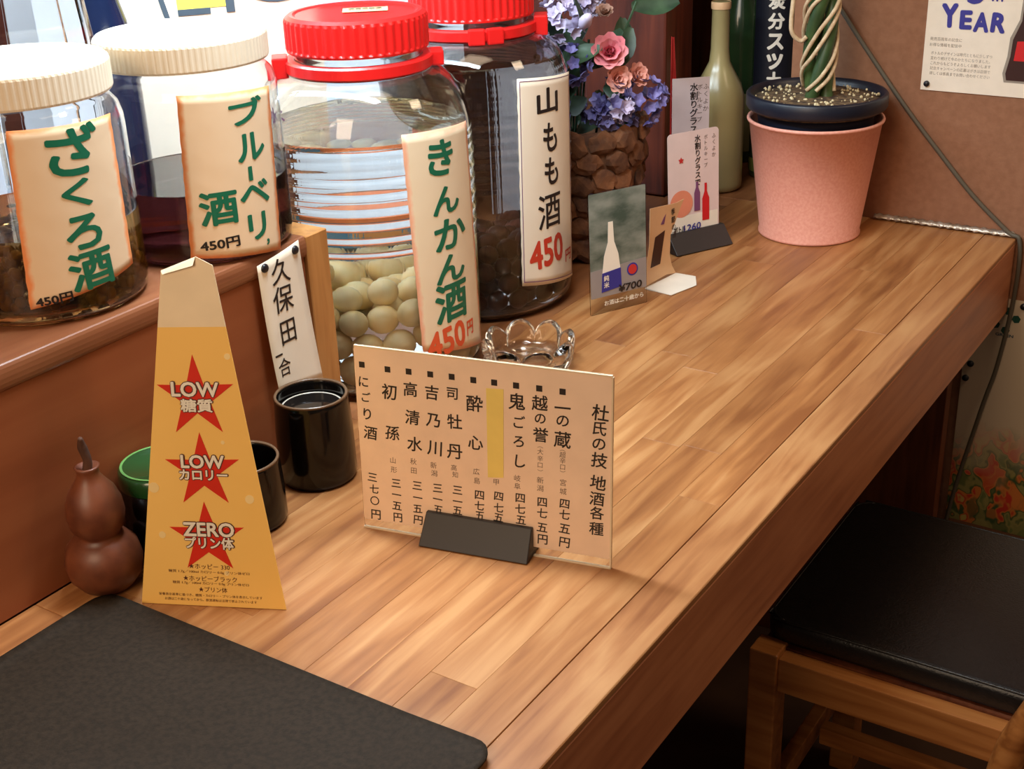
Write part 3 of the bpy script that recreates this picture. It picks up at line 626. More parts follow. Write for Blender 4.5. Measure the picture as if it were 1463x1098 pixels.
def wedge(u0, u1, f, bk, h, tw=.004, ub=0.0):
    # local frame of an upright card: x along, z up here mapped to the card's y
    P = [(f, 0), (tw, h), (-tw, h), (-bk, 0)]
    V = [(u0 + (ub if z == 0 else 0), z, o_) for o_, z in P] + [(u1, z, o_) for o_, z in P]
    return V, [[0, 1, 2, 3], [7, 6, 5, 4]] + [[i, 4 + i, 4 + (i + 1) % 4, (i + 1) % 4] for i in range(4)]
def bev(vf, w_=.0008):
    bm = bmesh.new(); vs = [bm.verts.new(p) for p in vf[0]]
    for q in vf[1]: bm.faces.new([vs[i] for i in q])
    bmesh.ops.recalc_face_normals(bm, faces=bm.faces[:]); bmesh.ops.bevel(bm, geom=bm.edges[:], offset=w_, segments=2, profile=.5, affect='EDGES'); r = bmv(bm); bm.free(); return r
obj('foot', bev(wedge(.0650, .1655, .0175, .016, .0285, ub=-.003)), M['black_plastic'], men)

# ---- three-sided golden drinks card
ht = .19; ha = math.radians(25.24); hm = card_matrix((-.7895, .6071, .0004), ha, ht)
hop = thing('promotion_card', 'tall tapering golden promotion card with three red stars, cream top', 'card', matrix=hm)
inv = hm.inverted(); apexb = inv @ Vector((-.776, .722, .001)); tipb = inv @ Vector((-.802, .700, .262))
bl, br, tr, tp, tl = (0, 0), (.1259, 0), (.0807, .2874), (.0671, .2941), (.038, .2828)
def lerp(a, b_, t): return (a[0] + (b_[0] - a[0]) * t, a[1] + (b_[1] - a[1]) * t)
kl, kr = lerp(bl, tl, .838), lerp(br, tr, .83)
front = [bl, lerp(bl, br, .5), br, (.1230, .018), lerp(br, tr, .25), lerp(br, tr, .5), kr, kl, lerp(bl, tl, .6), lerp(bl, tl, .35)]
obj('front_face', extrude(front, -.0005, .0002), M['yellow_card'], hop)
obj('foam_face', extrude([kl, kr, tr, tp, (.052, .2868), tl], -.0005, .0002), M['foam_card'], hop)
obj('fold_flap', ([(*tl, .0003), (*tp, .0003), (.066, .2875, .004), (.040, .2800, .003)], [[0, 1, 2, 3][::-1]]), M['foam_card'], hop)
def panel(a, b_, c, d): return [(*a, -.0006) if len(a) == 2 else tuple(a), (*b_, -.0006) if len(b_) == 2 else tuple(b_), tuple(c), tuple(d)]
def slab(P, t=.0005):
    P = [Vector(p) for p in P]; n = (P[1] - P[0]).cross(P[2] - P[0]).normalized() * t
    return [tuple(p) for p in P] + [tuple(p + n) for p in P], [[3, 2, 1, 0], [4, 5, 6, 7]] + [[i, (i + 1) % 4, 4 + (i + 1) % 4, 4 + i] for i in range(4)]
obj('side_face', slab(panel(br, tr, tuple(tipb), tuple(apexb))), M['yellow_card'], hop)
obj('side_face', slab(panel(tl, bl, tuple(apexb), tuple(tipb))), M['yellow_card'], hop)
shapes('red_star', [star(.0601, .1800, .0355, .0130, PI / 2 + .03, sx=.95), star(.0617, .1180, .0330, .0122, PI / 2 + .03, sx=1.0), star(.0617, .0600, .0320, .0120, PI / 2 + .03, sx=1.05)], M['star_red'], hop, z=.0004)
def outlined(txt, u, v, wd_, hh, z=.0008):
    for b_, mt_, zz in ((.085, M['outline'], z), (.028, M['white_print'], z + .0004)):
        G = fitwh(txt, u, v, wd_ + (.0014 if b_ > .05 else 0), hh + (.0014 if b_ > .05 else 0), b_, .01)
        obj('lettering', ([(p[0], p[1], zz + p[2]) for p in G[0]], G[1]), mt_, hop)
outlined('LOW', .0597, .1869, .040, .0125); outlined('糖質', .0603, .1735, .027, .0110)
outlined('LOW', .0620, .1263, .037, .0115); outlined('カロリー', .0621, .1151, .041, .0090)
outlined('ZERO', .0634, .0680, .044, .0125); outlined('プリン体', .0633, .0562, .042, .0105)
obj('small_lettering', write([('★ホッピー 330', .0615, .0352, .0052), ('糖質 1.7g／100ml カロリー 0.0g プリン体ゼロ', .0609, .0302, .0027, .070), ('★ホッピーブラック', .0615, .0245, .0052), ('糖質 1.7g／100ml カロリー 0.0g プリン体ゼロ', .0618, .0202, .0027, .066), ('★プリン体', .0635, .0148, .0050),
    ('栄養表示基準に基づき、糖質・カロリー・プリン体を表示しています', .0609, .0094, .0026, .090), ('お酒は二十歳になってから。飲酒運転は法律で禁止されています', .0609, .0054, .0026, .080)], 0, 0), M['outline'], hop)
for q in ((.0185, .1026, .0045), (.0882, .2144, .0026), (.0998, .0953, .0038), (.0228, .0617, .0030), (.0765, .0300, .0022), (.0800, .1430, .0016)): shapes('bubble_print', [circle(*q)], M['bubble'], hop, z=.0003)

# ---- handwritten slip pinned to the ledge
slip = thing('paper_slip', 'handwritten paper slip 久保田 一合 pinned to the ledge above the cup', 'paper note', (-.8635, 0, 0))
def slip_sheet():
    V, Fc, n, m = [], [], 6, 16
    for s in (0, 1):
        for j in range(m + 1):
            b_ = j / m
            for i in range(n + 1):
                a = i / n
                y = (.8597 + (.8640 - .8597) * (1 - b_)) * (1 - a) + (.9200 + (.9290 - .9200) * (1 - b_)) * a; z = (.2085 * b_ + .0757 * (1 - b_)) * (1 - a) + (.2170 * b_ + .0644 * (1 - b_)) * a
                x = .0022 + .006 * (1 - b_) ** 2 + .0015 * math.sin(a * PI) * b_ + s * .0004
                V.append((x, y, z))
    k = (n + 1) * (m + 1)
    for j in range(m):
        for i in range(n):
            q = [j * (n + 1) + i, j * (n + 1) + i + 1, (j + 1) * (n + 1) + i + 1, (j + 1) * (n + 1) + i]; Fc.append([t + k for t in q]); Fc.append(q[::-1])
    per = [i for i in range(n + 1)] + [j * (n + 1) + n for j in range(1, m + 1)] + [m * (n + 1) + i for i in range(n - 1, -1, -1)] + [j * (n + 1) for j in range(m - 1, 0, -1)]
    for a, b_ in zip(per, per[1:] + per[:1]): Fc.append([a, b_, b_ + k, a + k])
    return V, Fc
obj('sheet', slip_sheet(), M['lab_plain'], slip, smooth=True, uv=[(.5, .5)] * 400)
g = join(fitwh('久', .8894, .1950, .026, .026, .005, -.05), fitwh('保', .8881, .1666, .028, .027, .005, -.03), fitwh('田', .8890, .1320, .021, .024, .006), fitwh('一', .8715, .1125, .010, .002, .005), fitwh('合', .8770, .0985, .017, .019, .006))
obj('lettering', ([(.0032 + .006 * (1 - min(1, (y - .0644) / .15)) ** 2 + .0012 * math.sin(PI * min(1, max(0, (x - .862) / .06))) * min(1, (y - .0644) / .15) + z, x, y) for x, y, z in g[0]], g[1]), M['black_ink'], slip)
for y, z in ((.9128, .2090), (.8687, .2040)):
    obj('push_pin', ([(zz + .002, y + xx, z + yy) for xx, yy, zz in lathe([(0, .004), (.0035, .0035), (.0045, .002), (.0045, 0), (0, 0)], 20)[0]], lathe([(0, .004), (.0035, .0035), (.0045, .002), (.0045, 0), (0, 0)], 20)[1]), M['pin'], slip, smooth=True)

# ---- cups and gourd
def cup(label, c, rt, rb, h, full=True):
    t = thing('cup', label, 'cup', (c[0], c[1], 0))
    pr = [(0, .003), (rb * .80, .003), (rb * .86, 0), (rb * .96, .001), (rb, .006), (rb * 1.0, h * .25), (rb * .99, h * .6), (rt * 1.0, h * .92), (rt, h - .002), (rt - .0012, h), (rt - .003, h - .0008), (rt - .0035, h - .004), (rb - .005, h * .5), (rb - .006, .010), (0, .008)]
    obj('body', lathe(pr, 72), M['black_glaze'], t, smooth=True)
    obj('rim', lathe([(rt + .0001, h - .002), (rt - .0010, h + .0003), (rt - .0030, h - .0004), (rt - .0032, h - .0018)], 72, closed=True), M['rim_glaze'], t, smooth=True)
    if full:
        obj('drink', lathe([(0, h - .013), (rt - .0045, h - .013), (rt - .0045, h - .02), (0, h - .02)], 48), M['tea'], t)
        obj('reflection_ring', lathe([(rt - .0058, h - .0128), (rt - .0068, h - .0122), (rt - .0076, h - .0128)], 64), M['drink_reflection'], t, smooth=True)
    return t
cup('black glazed cup with brown rim below the pinned slip', (-.8066, .8564), .0360, .0380, .0895)
cup('black glazed cup mostly hidden behind the golden star card', (-.8060, .7560), .0345, .0360, .066, False)
gc = thing('tea_canister', 'short black canister with green lacquered lid behind the gourd', 'canister', (-.8300, .6830, 0))
obj('body', lathe([(0, 0), (.034, 0), (.0365, .003), (.0370, .02), (.0365, .072), (0, .072)], 64), M['black_glaze'], gc, smooth=True)
obj('lid', lathe([(.0372, .0725), (.0375, .076), (.0365, .086), (.034, .0885), (.031, .0888), (.029, .0875), (0, .0870), (0, .0725)], 64), M['green_glaze'], gc, smooth=True)
obj('rim_ring', lathe([(.0345, .0888), (.0335, .0894), (.0322, .0888)], 64), flat_mat('pale_green_rim', s2l(110, 165, 90), rough=.25), gc, smooth=True)
gd = thing('gourd', 'brown two-lobed dried gourd at the far corner of the dark mat', 'gourd', (-.8340, .6110, 0))
gd.scale = (1.0, 1.0, 1.10)
gp = [(0, .001), (.012, 0), (.022, .004), (.030, .014), (.0325, .026), (.0300, .038), (.0225, .046), (.0175, .0485), (.0180, .051), (.0225, .056), (.0248, .066), (.0238, .076), (.0195, .086), (.0130, .094), (.0095, .099), (.0092, .104), (.0105, .1065), (.0085, .1070), (.004, .104), (0, .104)]
obj('body', lathe(gp, 64, lambda a, r, z: r * (1 + .02 * math.sin(2 * a + z * 40))), M['gourd'], gd, smooth=True)
obj('stem', tube([(0, 0, .103), (.001, .001, .112), (-.001, 0, .122), (.001, -.002, .131)], [.0042, .0036, .0040, .0018], 8), M['stem'], gd, smooth=True)

# ---- dark mat at the near end, its rim slightly raised
def mat_mesh():
    x0_, x1_, y0_, y1_ = -.823, -.424, .300, .599; nx, ny = 60, 46; V, Fc = [], []
    for s in (0, 1):
        for j in range(ny + 1):
            for i in range(nx + 1):
                a, b_ = i / nx, j / ny; x = x0_ + (x1_ - x0_) * a; y = y0_ + (y1_ - y0_) * b_
                dx = min(x - x0_, x1_ - x); dy = min(y - y0_, y1_ - y); rc = .018
                if dx < rc and dy < rc:                            # rounded corners
                    px, py = rc - dx, rc - dy; l = math.hypot(px, py); m_ = max(px, py)
                    if l > 1e-9:
                        k = m_ / l; sx = 1 if x < (x0_ + x1_) / 2 else -1; sy = 1 if y < (y0_ + y1_) / 2 else -1
                        cx, cy = (x0_ if sx > 0 else x1_) + sx * rc, (y0_ if sy > 0 else y1_) + sy * rc
                        x, y = cx - sx * px * k, cy - sy * py * k
                d = min(dx, dy); e = max(0, 1 - d / .016); z = .0006 + .0035 * e * e + .004 * max(0, a - .8) * max(0, b_ - .6) * 8
                V.append((x, y, z + (.0024 if s else 0)))
    n = (nx + 1) * (ny + 1)
    for j in range(ny):
        for i in range(nx):
            q = [j * (nx + 1) + i, j * (nx + 1) + i + 1, (j + 1) * (nx + 1) + i + 1, (j + 1) * (nx + 1) + i]; Fc.append([t + n for t in q]); Fc.append(q[::-1])
    per = [i for i in range(nx + 1)] + [j * (nx + 1) + nx for j in range(1, ny + 1)] + [ny * (nx + 1) + i for i in range(nx - 1, -1, -1)] + [j * (nx + 1) for j in range(ny - 1, 0, -1)]
    for a, b_ in zip(per, per[1:] + per[:1]): Fc.append([a, b_, b_ + n, a + n])
    return V, Fc
tag(obj('place_mat', mat_mesh(), M['mat_rubber'], smooth=True), 'large charcoal vinyl mat with raised rim lying on the counter', 'mat')

# ---- scalloped glass ashtray
def ashtray():
    lob = 8; f = lambda a: abs(math.cos(a * lob / 2)) ** .55
    V, Fc = [], []; seg = 192; rings = [(.036, .000, 0, 0), (.047, .0005, .3, 0), (.050, .005, .8, 0), (.0515, .014, 1.1, 0), (.0525, .022, 1.3, .005), (.0520, .0275, 1.3, .014), (.0495, .0300, 1.2, .016), (.0465, .0295, 1.1, .0155), (.0440, .0250, 1.1, .011), (.0415, .017, .9, .003), (.0385, .0105, .4, 0), (.031, .0085, 0, 0)]
    for i in range(seg):
        a = 2 * PI * i / seg
        for r, z, k, up in rings:
            rr_ = r + .0050 * k * (f(a) - .6); V.append((rr_ * math.cos(a), rr_ * math.sin(a), z + up * (f(a) - .55)))
    n = len(rings)
    for i in range(seg):
        j = (i + 1) % seg
        for k in range(n - 1): Fc.append([i * n + k, j * n + k, j * n + k + 1, i * n + k + 1])
    V.append((0, 0, 0)); V.append((0, 0, .0085)); b0, b1 = len(V) - 2, len(V) - 1
    for i in range(seg):
        j = (i + 1) % seg; Fc.append([b0, j * n, i * n]); Fc.append([b1, i * n + n - 1, j * n + n - 1])
    return V, Fc
tag(obj('ashtray', ashtray(), M['glass'], loc=(-.7680, 1.186, .0004), smooth=True), 'clear glass ashtray with scalloped petal rim behind the menu stand', 'ashtray')

# ---- small table cards farther up the counter
c1 = thing('drinks_card', 'upright acrylic photo card of a bottle, ¥700', 'card', matrix=card_matrix((-.7793, 1.3503, .0003), math.radians(62.9), .03))
obj('acrylic_plate', extrude(rrect(0, 0, .0865, .1575, .002), -.0010, 0), M['acrylic'], c1)
obj('photo_print', extrude(rrect(.001, .022, .0855, .1565, .0015), .0002, .0006), M['photo_green'], c1)
shapes('print_field', [[(.001, .022), (.0855, .022), (.0855, .062), (.001, .058)]], M['photo_grey'], c1, z=.0007)
shapes('bottle_print', [[(.018, .050), (.046, .052), (.043, .075), (.037, .092), (.0355, .118), (.0285, .118), (.0275, .092), (.0215, .075)]], M['white_print'], c1, z=.0009)
shapes('label_print', [[(.0165, .028), (.047, .031), (.046, .056), (.018, .053)]], M['navy_ink'], c1, z=.0012)
shapes('seal_print', [circle(.064, .050, .0085)], M['navy_ink'], c1, z=.0010); shapes('seal_print', [circle(.064, .050, .0065)], M['red_card'], c1, z=.0013)
obj('lettering', write([('¥700', .060, .0285, .013, .036, .02)], .02, .1, z=.0016), M['black_ink'], c1)
obj('small_lettering', write([('純', .024, .046, .008), ('米', .024, .037, .008), ('お酒は二十歳から', .050, .0130, .007, .060, .0)], .02, z=.0016), M['white_print'], c1)
c2 = thing('table_tent', 'little kraft card tent with curved side beside the acrylic photo card', 'card', matrix=card_matrix((-.7640, 1.4680, .0003), math.radians(82), 0))
obj('sheet', extrude([(0, .006), (.006, .004), (.050, .006), (.072, .002), (.062, .016), (.0565, .032), (.058, .060), (.080, .092), (.088, .1020), (.070, .1010), (.010, .1080), (.0095, .060)], -.0006, 0), M['kraft'], c2)
obj('foot_flap', ([(0, .0, 0), (.072, 0, 0), (.078, .0005, .028), (.050, .0005, .048), (.0, .0005, .042), (0, .002, 0), (.072, .002, 0), (.078, .0012, .028), (.050, .0012, .048), (.0, .0012, .042)], [[4, 3, 2, 1, 0], [5, 6, 7, 8, 9]] + [[i, (i + 1) % 5, 5 + (i + 1) % 5, 5 + i] for i in range(5)]), M['white_print'], c2)
shapes('photo_print', [[(.012, .026), (.034, .026), (.044, .070), (.022, .066)]], M['cola'], c2, z=.0002); shapes('photo_print', [[(.034, .080), (.042, .079), (.046, .092), (.041, .088)]], M['violet_ink'], c2, z=.0002)
obj('lettering', write([(c, .062 + .001 * i, .091 - .011 * i, .0095) for i, c in enumerate('季節の酒')], .01, z=.0005), M['black_ink'], c2)
def price_card(label, A, ang, wd_, h, foot, tilt=.05):
    t = thing('drinks_card', label, 'card', matrix=card_matrix(A, math.radians(ang), tilt))
    obj('sheet', extrude(rrect(0, 0, wd_, h, .006 if foot else .001), -.0008, 0), M['price_card'], t)
    s = h / .168
    obj('lettering', write([(c, wd_ * .58, h * .93 - .0105 * s * i, .0105 * s) for i, c in enumerate('水割りグラスで')], .02, z=.0004), M['black_ink'], t)
    obj('small_lettering', write([(c, wd_ * .74, h * .93 - .0080 * s * i, .0070 * s) for i, c in enumerate('ボトルキープ')] + [(c, wd_ * .90, h * .93 - .0090 * s * i, .0075 * s) for i, c in enumerate('ふくよか')], 0, z=.0004), M['brown_ink'], t)
    return t
c3 = price_card('rounded pale lilac price card ¥1260 standing in a black foot', (-.8038, 1.6180, .0003), 61.8, .0875, .167, True)
shapes('price_field', [[(.002, .012), (.0855, .012), (.0855, .048), (.002, .048)]], M['white_print'], c3, z=.0002)
shapes('peach_print', [circle(.022, .066, .0195, 24)], flat_mat('peach_print', s2l(226, 140, 110), rough=.4), c3, z=.0005)
shapes('bottle_print', [[(.058, .036), (.070, .036), (.070, .068), (.066, .078), (.066, .090), (.062, .090), (.062, .078), (.058, .068)]], M['bright_red'], c3, z=.0007)
shapes('bottle_print', [[(.044, .052), (.054, .052), (.054, .078), (.051, .086), (.051, .094), (.047, .094), (.047, .086), (.044, .078)]], M['violet_ink'], c3, z=.0007)
shapes('star_print', [star(.022, .128, .005, .0025)], M['red_card'], c3, z=.0007)
obj('lettering', write([('1260', .040, .030, .013, .030, .02)], .015, .1, z=.0012), M['navy_ink'], c3); obj('lettering', write([('ボトル', .018, .030, .009, .020), ('グラス ¥500', .035, .0180, .008, .045)], .03, z=.0012), M['black_ink'], c3)
obj('foot', bev(wedge(-.004, .094, .026, .018, .026)), M['black_plastic'], c3)
c4 = price_card('plain pale lilac card half hidden behind the ¥1260 card', (-.8870, 1.7900, .0003), 42, .058, .205, False, .02)
red = tag(obj('red_card_fold', join(slab([(0, 0, 0), (.020, 0, 0), (.0045, .008, .262), (0, .006, .262)], .001), slab([(0, 0, 0), (0, .0, .262), (.002, .014, .262), (.006, .018, 0)], .001)), M['red_card'], loc=(-.8990, 1.8080, .0003), rot=(0, 0, .6)), 'narrow folded red card behind the pale lilac cards', 'card')

# ---- bottles in the recess
b1 = thing('bottle', 'pale frosted olive bottle with a long neck behind the cards', 'bottle', (-.8830, 1.9450, 0))
obj('body', lathe([(0, .001), (.036, 0), (.0405, .004), (.0415, .012), (.0415, .135), (.0405, .152), (.035, .170), (.024, .190), (.0165, .205), (.0145, .225), (.0138, .285), (.0150, .288), (.0150, .296), (.0120, .297), (0, .297)], 56), M['frost_bottle'], b1, smooth=True)
obj('mouth_band', lathe([(.0152, .286), (.0156, .289), (.0156, .295), (.0152, .297)], 40), M['kraft'], b1, smooth=True)
b2 = thing('bottle', 'tall dark green bottle with black label and white brush characters', 'bottle', (-.8350, 2.0500, 0))
obj('body', lathe([(0, .001), (.030, 0), (.0335, .004), (.0345, .014), (.0350, .300), (.034, .325), (.028, .355), (.018, .385), (.0145, .41), (.0135, .46), (0, .462)], 56), M['green_bottle'], b2, smooth=True)
obj('glow_band', lathe([(.0346, .012), (.0352, .014), (.0352, .032), (.0346, .034)], 56), M['foot_glow'], b2, smooth=True)
obj('label', bend(extrude([(-.040, .09), (.040, .09), (.040, .31), (-.040, .31)], 0, .0003), .0350, math.radians(-66), .0003), M['label_black'], b2)
obj('lettering', bend(join(*[fitwh(c, .0, z_, .026, .026, .04) for c, z_ in (('炭', .290), ('分', .259), ('ス', .227), ('ッ', .196), ('土', .167))]), .0350, math.radians(-66), .0012), M['white_print'], b2)
b3 = thing('bottle', 'slim dark green bottle between the frosted one and the labelled one', 'bottle', (-.9300, 2.1300, 0))
obj('body', lathe([(0, .001), (.036, 0), (.0385, .005), (.0385, .22), (.034, .25), (.018, .29), (.0135, .32), (.013, .39), (0, .392)], 48), M['green_bottle'], b3, smooth=True)
obj('label', bend(extrude([(-.03, .02), (.03, .02), (.03, .12), (-.03, .12)], 0, .0003), .0385, math.radians(-62), .0003), flat_mat('olive_paper', s2l(120, 112, 72), rough=.6), b3)

# ---- flower arrangement in a bark basket
fl = thing('flower_basket', 'artificial flower arrangement of pink, lilac and blue blooms in a bark basket', 'flower arrangement', (-.9350, 1.5850, 0))
obj('basket_shell', lathe([(0, .002), (.070, .002), (.078, .01), (.086, .06), (.092, .14), (.094, .183), (.088, .186), (.084, .14), (.076, .02), (0, .012)], 48), M['bark'], fl, smooth=True)
rb = random.Random(21); pieces = []
for k in range(4):
    bm = bmesh.new(); bmesh.ops.create_icosphere(bm, subdivisions=2, radius=1)
    for v in bm.verts: v.co = Vector((v.co.x * .007, v.co.y * .020, v.co.z * .017)) * (1 + rb.uniform(-.22, .22))
    vf = bmv(bm); bm.free(); me = bpy.data.meshes.new('bark_piece'); me.from_pydata([tuple(p) for p in vf[0]], [], vf[1]); me.materials.append(M['bark']); pieces.append(me)
for row in range(6):
    for k in range(15):
        a = 2 * PI * (k + .5 * (row % 2)) / 15 + rb.uniform(-.08, .08); z = .022 + row * .031 + rb.uniform(-.005, .005); r = .079 + .10 * z
        o = bpy.data.objects.new('bark_piece', pieces[rb.randrange(4)]); o.location = (r * math.cos(a), r * math.sin(a), z); o.rotation_euler = (rb.uniform(-.2, .2), -.1, a); link(o, fl)
def petal(w_, l_, cup_=.4, n=4):
    V, Fc = [], []
    for j in range(n + 1):
        t = j / n; ww = w_ * math.sin(PI * (t * .82 + .10)) 
        for i in range(3): V.append(((i - 1) * ww / 2, l_ * t, l_ * cup_ * t * t + (abs(i - 1) * .25 * ww)))
    for j in range(n):
        for i in range(2): q = [j * 3 + i, j * 3 + i + 1, (j + 1) * 3 + i + 1, (j + 1) * 3 + i]; Fc.append(q)
    return V, Fc
def xf(vf, m): return [tuple(m @ Vector(p)) for p in vf[0]], vf[1]
def rose(R_):
    P = []
    for ring, (n, tilt, s) in enumerate(((5, 1.35, .55), (6, 1.05, .75), (7, .7, .95), (8, .3, 1.1))):
        for k in range(n):
            m = Matrix.Rotation(2 * PI * k / n + ring * .5, 4, 'Z') @ Matrix.Rotation(tilt, 4, 'X') @ Matrix.Scale(1, 4)
            P.append(xf(petal(R_ * .95 * s, R_ * s, .25), m))
    return join(*P)
def cluster(R_, n, pr, seed):
    r_ = random.Random(seed); P = []
    for i in range(n):
        d = Vector((r_.gauss(0, 1), r_.gauss(0, 1), r_.gauss(0, .8))).normalized(); q = d.to_track_quat('Z', 'Y').to_matrix().to_4x4(); q.translation = d * R_ * r_.uniform(.75, 1)
        for k in range(5): P.append(xf(petal(pr * .9, pr, .3, 2), q @ Matrix.Rotation(2 * PI * k / 5 + i, 4, 'Z') @ Matrix.Rotation(.35, 4, 'X')))
    return join(*P)
# camera looks from (+x, -y); blooms lean that way.  local x to the right of the picture is roughly (+.84, +.54)
rt_, up_, tow = Vector((.86, .50, 0)), Vector((0, 0, 1)), Vector((.5, -.86, 0))
def spot(a, b_, c): return rt_ * (a * .86 - .010) + up_ * (b_ + .034) + tow * c
def bloom(name, vf, mat, at, look=(.5, -.8, .45), roll=0, kind=None):
    q = Vector(look).to_track_quat('Z', 'Y').to_matrix().to_4x4() @ Matrix.Rotation(roll, 4, 'Z'); o = obj(name, vf, mat, fl, smooth=True); q.translation = at; o.matrix_local = q
    if kind: o['kind'] = kind
    return o
bloom('rose', rose(.026), M['petal_pink'], spot(.065, .248, .040)); bloom('rose', rose(.020), M['petal_blush'], spot(.075, .215, .045), (.8, -.6, .2), 1)
bloom('rose', rose(.018), M['petal_blush'], spot(.105, .213, .02), (.9, -.3, .4), 2); bloom('rose', rose(.013), M['petal_brown'], spot(.058, .298, .03), (.3, -.5, .8), 2)
bloom('rose', rose(.015), M['petal_pink'], spot(-.045, .265, .05), (0, -.9, .4), 1)
for nm, c, R_, n, pr, m_, sd in (('bloom_cluster', (.062, .178, .050), .034, 46, .012, 'petal_blue', 1), ('bloom_cluster', (.118, .180, .020), .032, 40, .012, 'petal_blue', 2), ('bloom_cluster', (.004, .235, .050), .024, 30, .011, 'petal_blue', 3),
                                 ('bloom_cluster', (-.010, .290, .03), .030, 40, .011, 'petal_lilac', 4), ('bloom_cluster', (.022, .315, .0), .028, 36, .011, 'petal_lilac', 5), ('bloom_cluster', (.080, .183, .075), .012, 10, .012, 'petal_lilac', 6),
                                 ('dried_cluster', (.035, .335, -.02), .030, 50, .008, 'petal_brown', 7), ('dried_cluster', (-.02, .335, .0), .030, 50, .008, 'petal_brown', 8)):
    o = obj(nm, cluster(R_, n, pr, sd), M[m_], fl, smooth=True); o.location = spot(*c); o['kind'] = 'stuff'
bloom('lily_bud', lathe([(0, 0), (.006, .006), (.009, .018), (.006, .032), (0, .042)], 12), M['petal_lilac'], spot(.022, .285, .05), (.6, -.5, .5))
lv = [me for me in []]
for i in range(34):
    a, b_, c = rb.uniform(-.06, .125), rb.uniform(.145, .30), rb.uniform(-.02, .055); s = rb.uniform(.8, 1.5)
    bloom('leaf', petal(.024 * s, .045 * s, .15, 5), M['leaf'], spot(a, b_, c), (rb.uniform(-.6, .9), rb.uniform(-1, -.2), rb.uniform(-.2, .9)), rb.uniform(0, 6))
for i in range(7):
    a, b_ = rb.uniform(-.04, .11), rb.uniform(.18, .32); e = spot(a, b_, .01)
    obj('stem', tube([(rb.uniform(-.03, .03), rb.uniform(-.03, .03), .10), tuple(e * .5 + Vector((0, 0, .06))), tuple(e)], .0018, 6), M['leaf'], fl)

# ---- pink pot with the braided plant
pt = thing('pink_pot', 'tapered pink speckled enamel pot near the end wall', 'pot', (-.6650, 1.7970, 0))
obj('body', lathe([(0, .001), (.071, 0), (.0735, .0012), (.0735, .004), (.0720, .006), (.0930, .166), (.0955, .1665), (.0965, .169), (.0955, .1712), (.0925, .171), (.0905, .166), (.0700, .008), (0, .007)], 96), M['pink_pot'], pt, smooth=True)
pl = thing('potted_plant', 'braided green plant with tan cords in a navy plastic pot', 'plant', (-.6650, 1.7970, .062))
obj('nursery_pot', lathe([(0, 0), (.060, 0), (.064, .004), (.0820, .112), (.0825, .118), (.0965, .1235), (.0985, .127), (.0985, .142), (.0965, .1445), (.0930, .1445), (.0915, .138), (.080, .122), (.062, .006), (0, .006)], 96), M['navy_pot'], pl, smooth=True)
obj('soil', lathe([(0, .139), (.03, .138), (.06, .1365), (.0905, .134), (.0905, .120), (0, .120)], 48, lambda a, r, z: r), M['soil'], pl, smooth=True)
sb = []
for i in range(150):
    a, r = rb.uniform(0, 6.28), .088 * math.sqrt(rb.random()); s = rb.uniform(.0008, .0026); v, f = ball(s, 6, 4)
    sb.append(([(x + r * math.cos(a), y + r * math.sin(a), z + .1375) for x, y, z in v], f))
o = obj('soil_grain', join(*sb), M['soil_bit'], pl); o['kind'] = 'stuff'
for k in range(3):
    ph = 2 * PI * k / 3
    obj('cane', tube([(.014 * math.cos(ph + t * 1.1), .014 * math.sin(ph + t * 1.1), .125 + t * .055) for t in range(9)], .0095, 12), M['cane'], pl, smooth=True)
    for q in (-.5, .5):
        obj('cord', tube([(.0235 * math.cos(ph + .5 + q * .6 + t * .9), .0235 * math.sin(ph + .5 + q * .6 + t * .9), .145 + t * .028 + .004 * math.sin(t * 2 + k)) for t in range(15)], .0028, 8), M['rope'], pl, smooth=True)
obj('cord', tube([(-.030, -.028, .290), (-.032, -.030, .245), (-.030, -.028, .226), (-.020, -.022, .216), (-.012, -.022, .222)], .0030, 8), M['rope'], pl, smooth=True)

# ---- cable on the wall and down past the counter end
tag(obj('cable', tube([(-.760, 1.893, .395), (-.684, 1.893, .317), (-.640, 1.893, .262), (-.570, 1.893, .176), (-.510, 1.892, .110), (-.458, 1.892, .055), (-.405, 1.893, .009), (-.3860, 1.893, -.006), (-.3850, 1.893, -.094), (-.396, 1.893, -.20), (-.411, 1.889, -.279), (-.442, 1.890, -.472), (-.455, 1.890, -.70)], .0032, 10), M['cable'], smooth=True), 'thin grey cable slanting down the brown wall past the counter end', 'cable')

# ---- posters (flat prints pinned to the wall)
def wall_sheet(name, label, x0_, z0_, x1_, z1_, mat, skew=0.0, uv=False):
    t = thing(name, label, 'poster', matrix=card_matrix((x0_, 1.8985, z0_), 0, 0)); W, H = x1_ - x0_, z1_ - z0_
    P = [(0, 0), (W, skew), (W, H), (skew * .3, H)]
    obj('sheet', extrude(P, 0, .0006), mat, t, uv=[(0, 0), (1, 0), (1, 1), (0, 1)] * 2)
    return t
po = wall_sheet('wall_poster', 'white poster reading YEAR with a dark drink bottle, pinned on wall', -.5495, .1985, -.300, .460, M['poster'])
ox, oz = -.5495, .1985
def PU(x, z): return (x - ox, z - oz)
obj('lettering', join(*[([(p[0], p[1], .0012 + p[2]) for p in fitwh(c, *PU(x, z), wq, hq, .05, rq)[0]], fitwh(c, *PU(x, z), wq, hq, .05, rq)[1]) for c, x, z, wq, hq, rq in (('Y', -.5180, .3030, .023, .033, .05), ('E', -.4955, .2985, .017, .026, .02), ('A', -.4745, .2965, .021, .027, 0), ('R', -.4515, .2970, .020, .027, -.05), ('5', -.4850, .3400, .024, .040, 0), ('TH', -.4580, .3330, .018, .016, 0))]), M['navy_ink'], po)
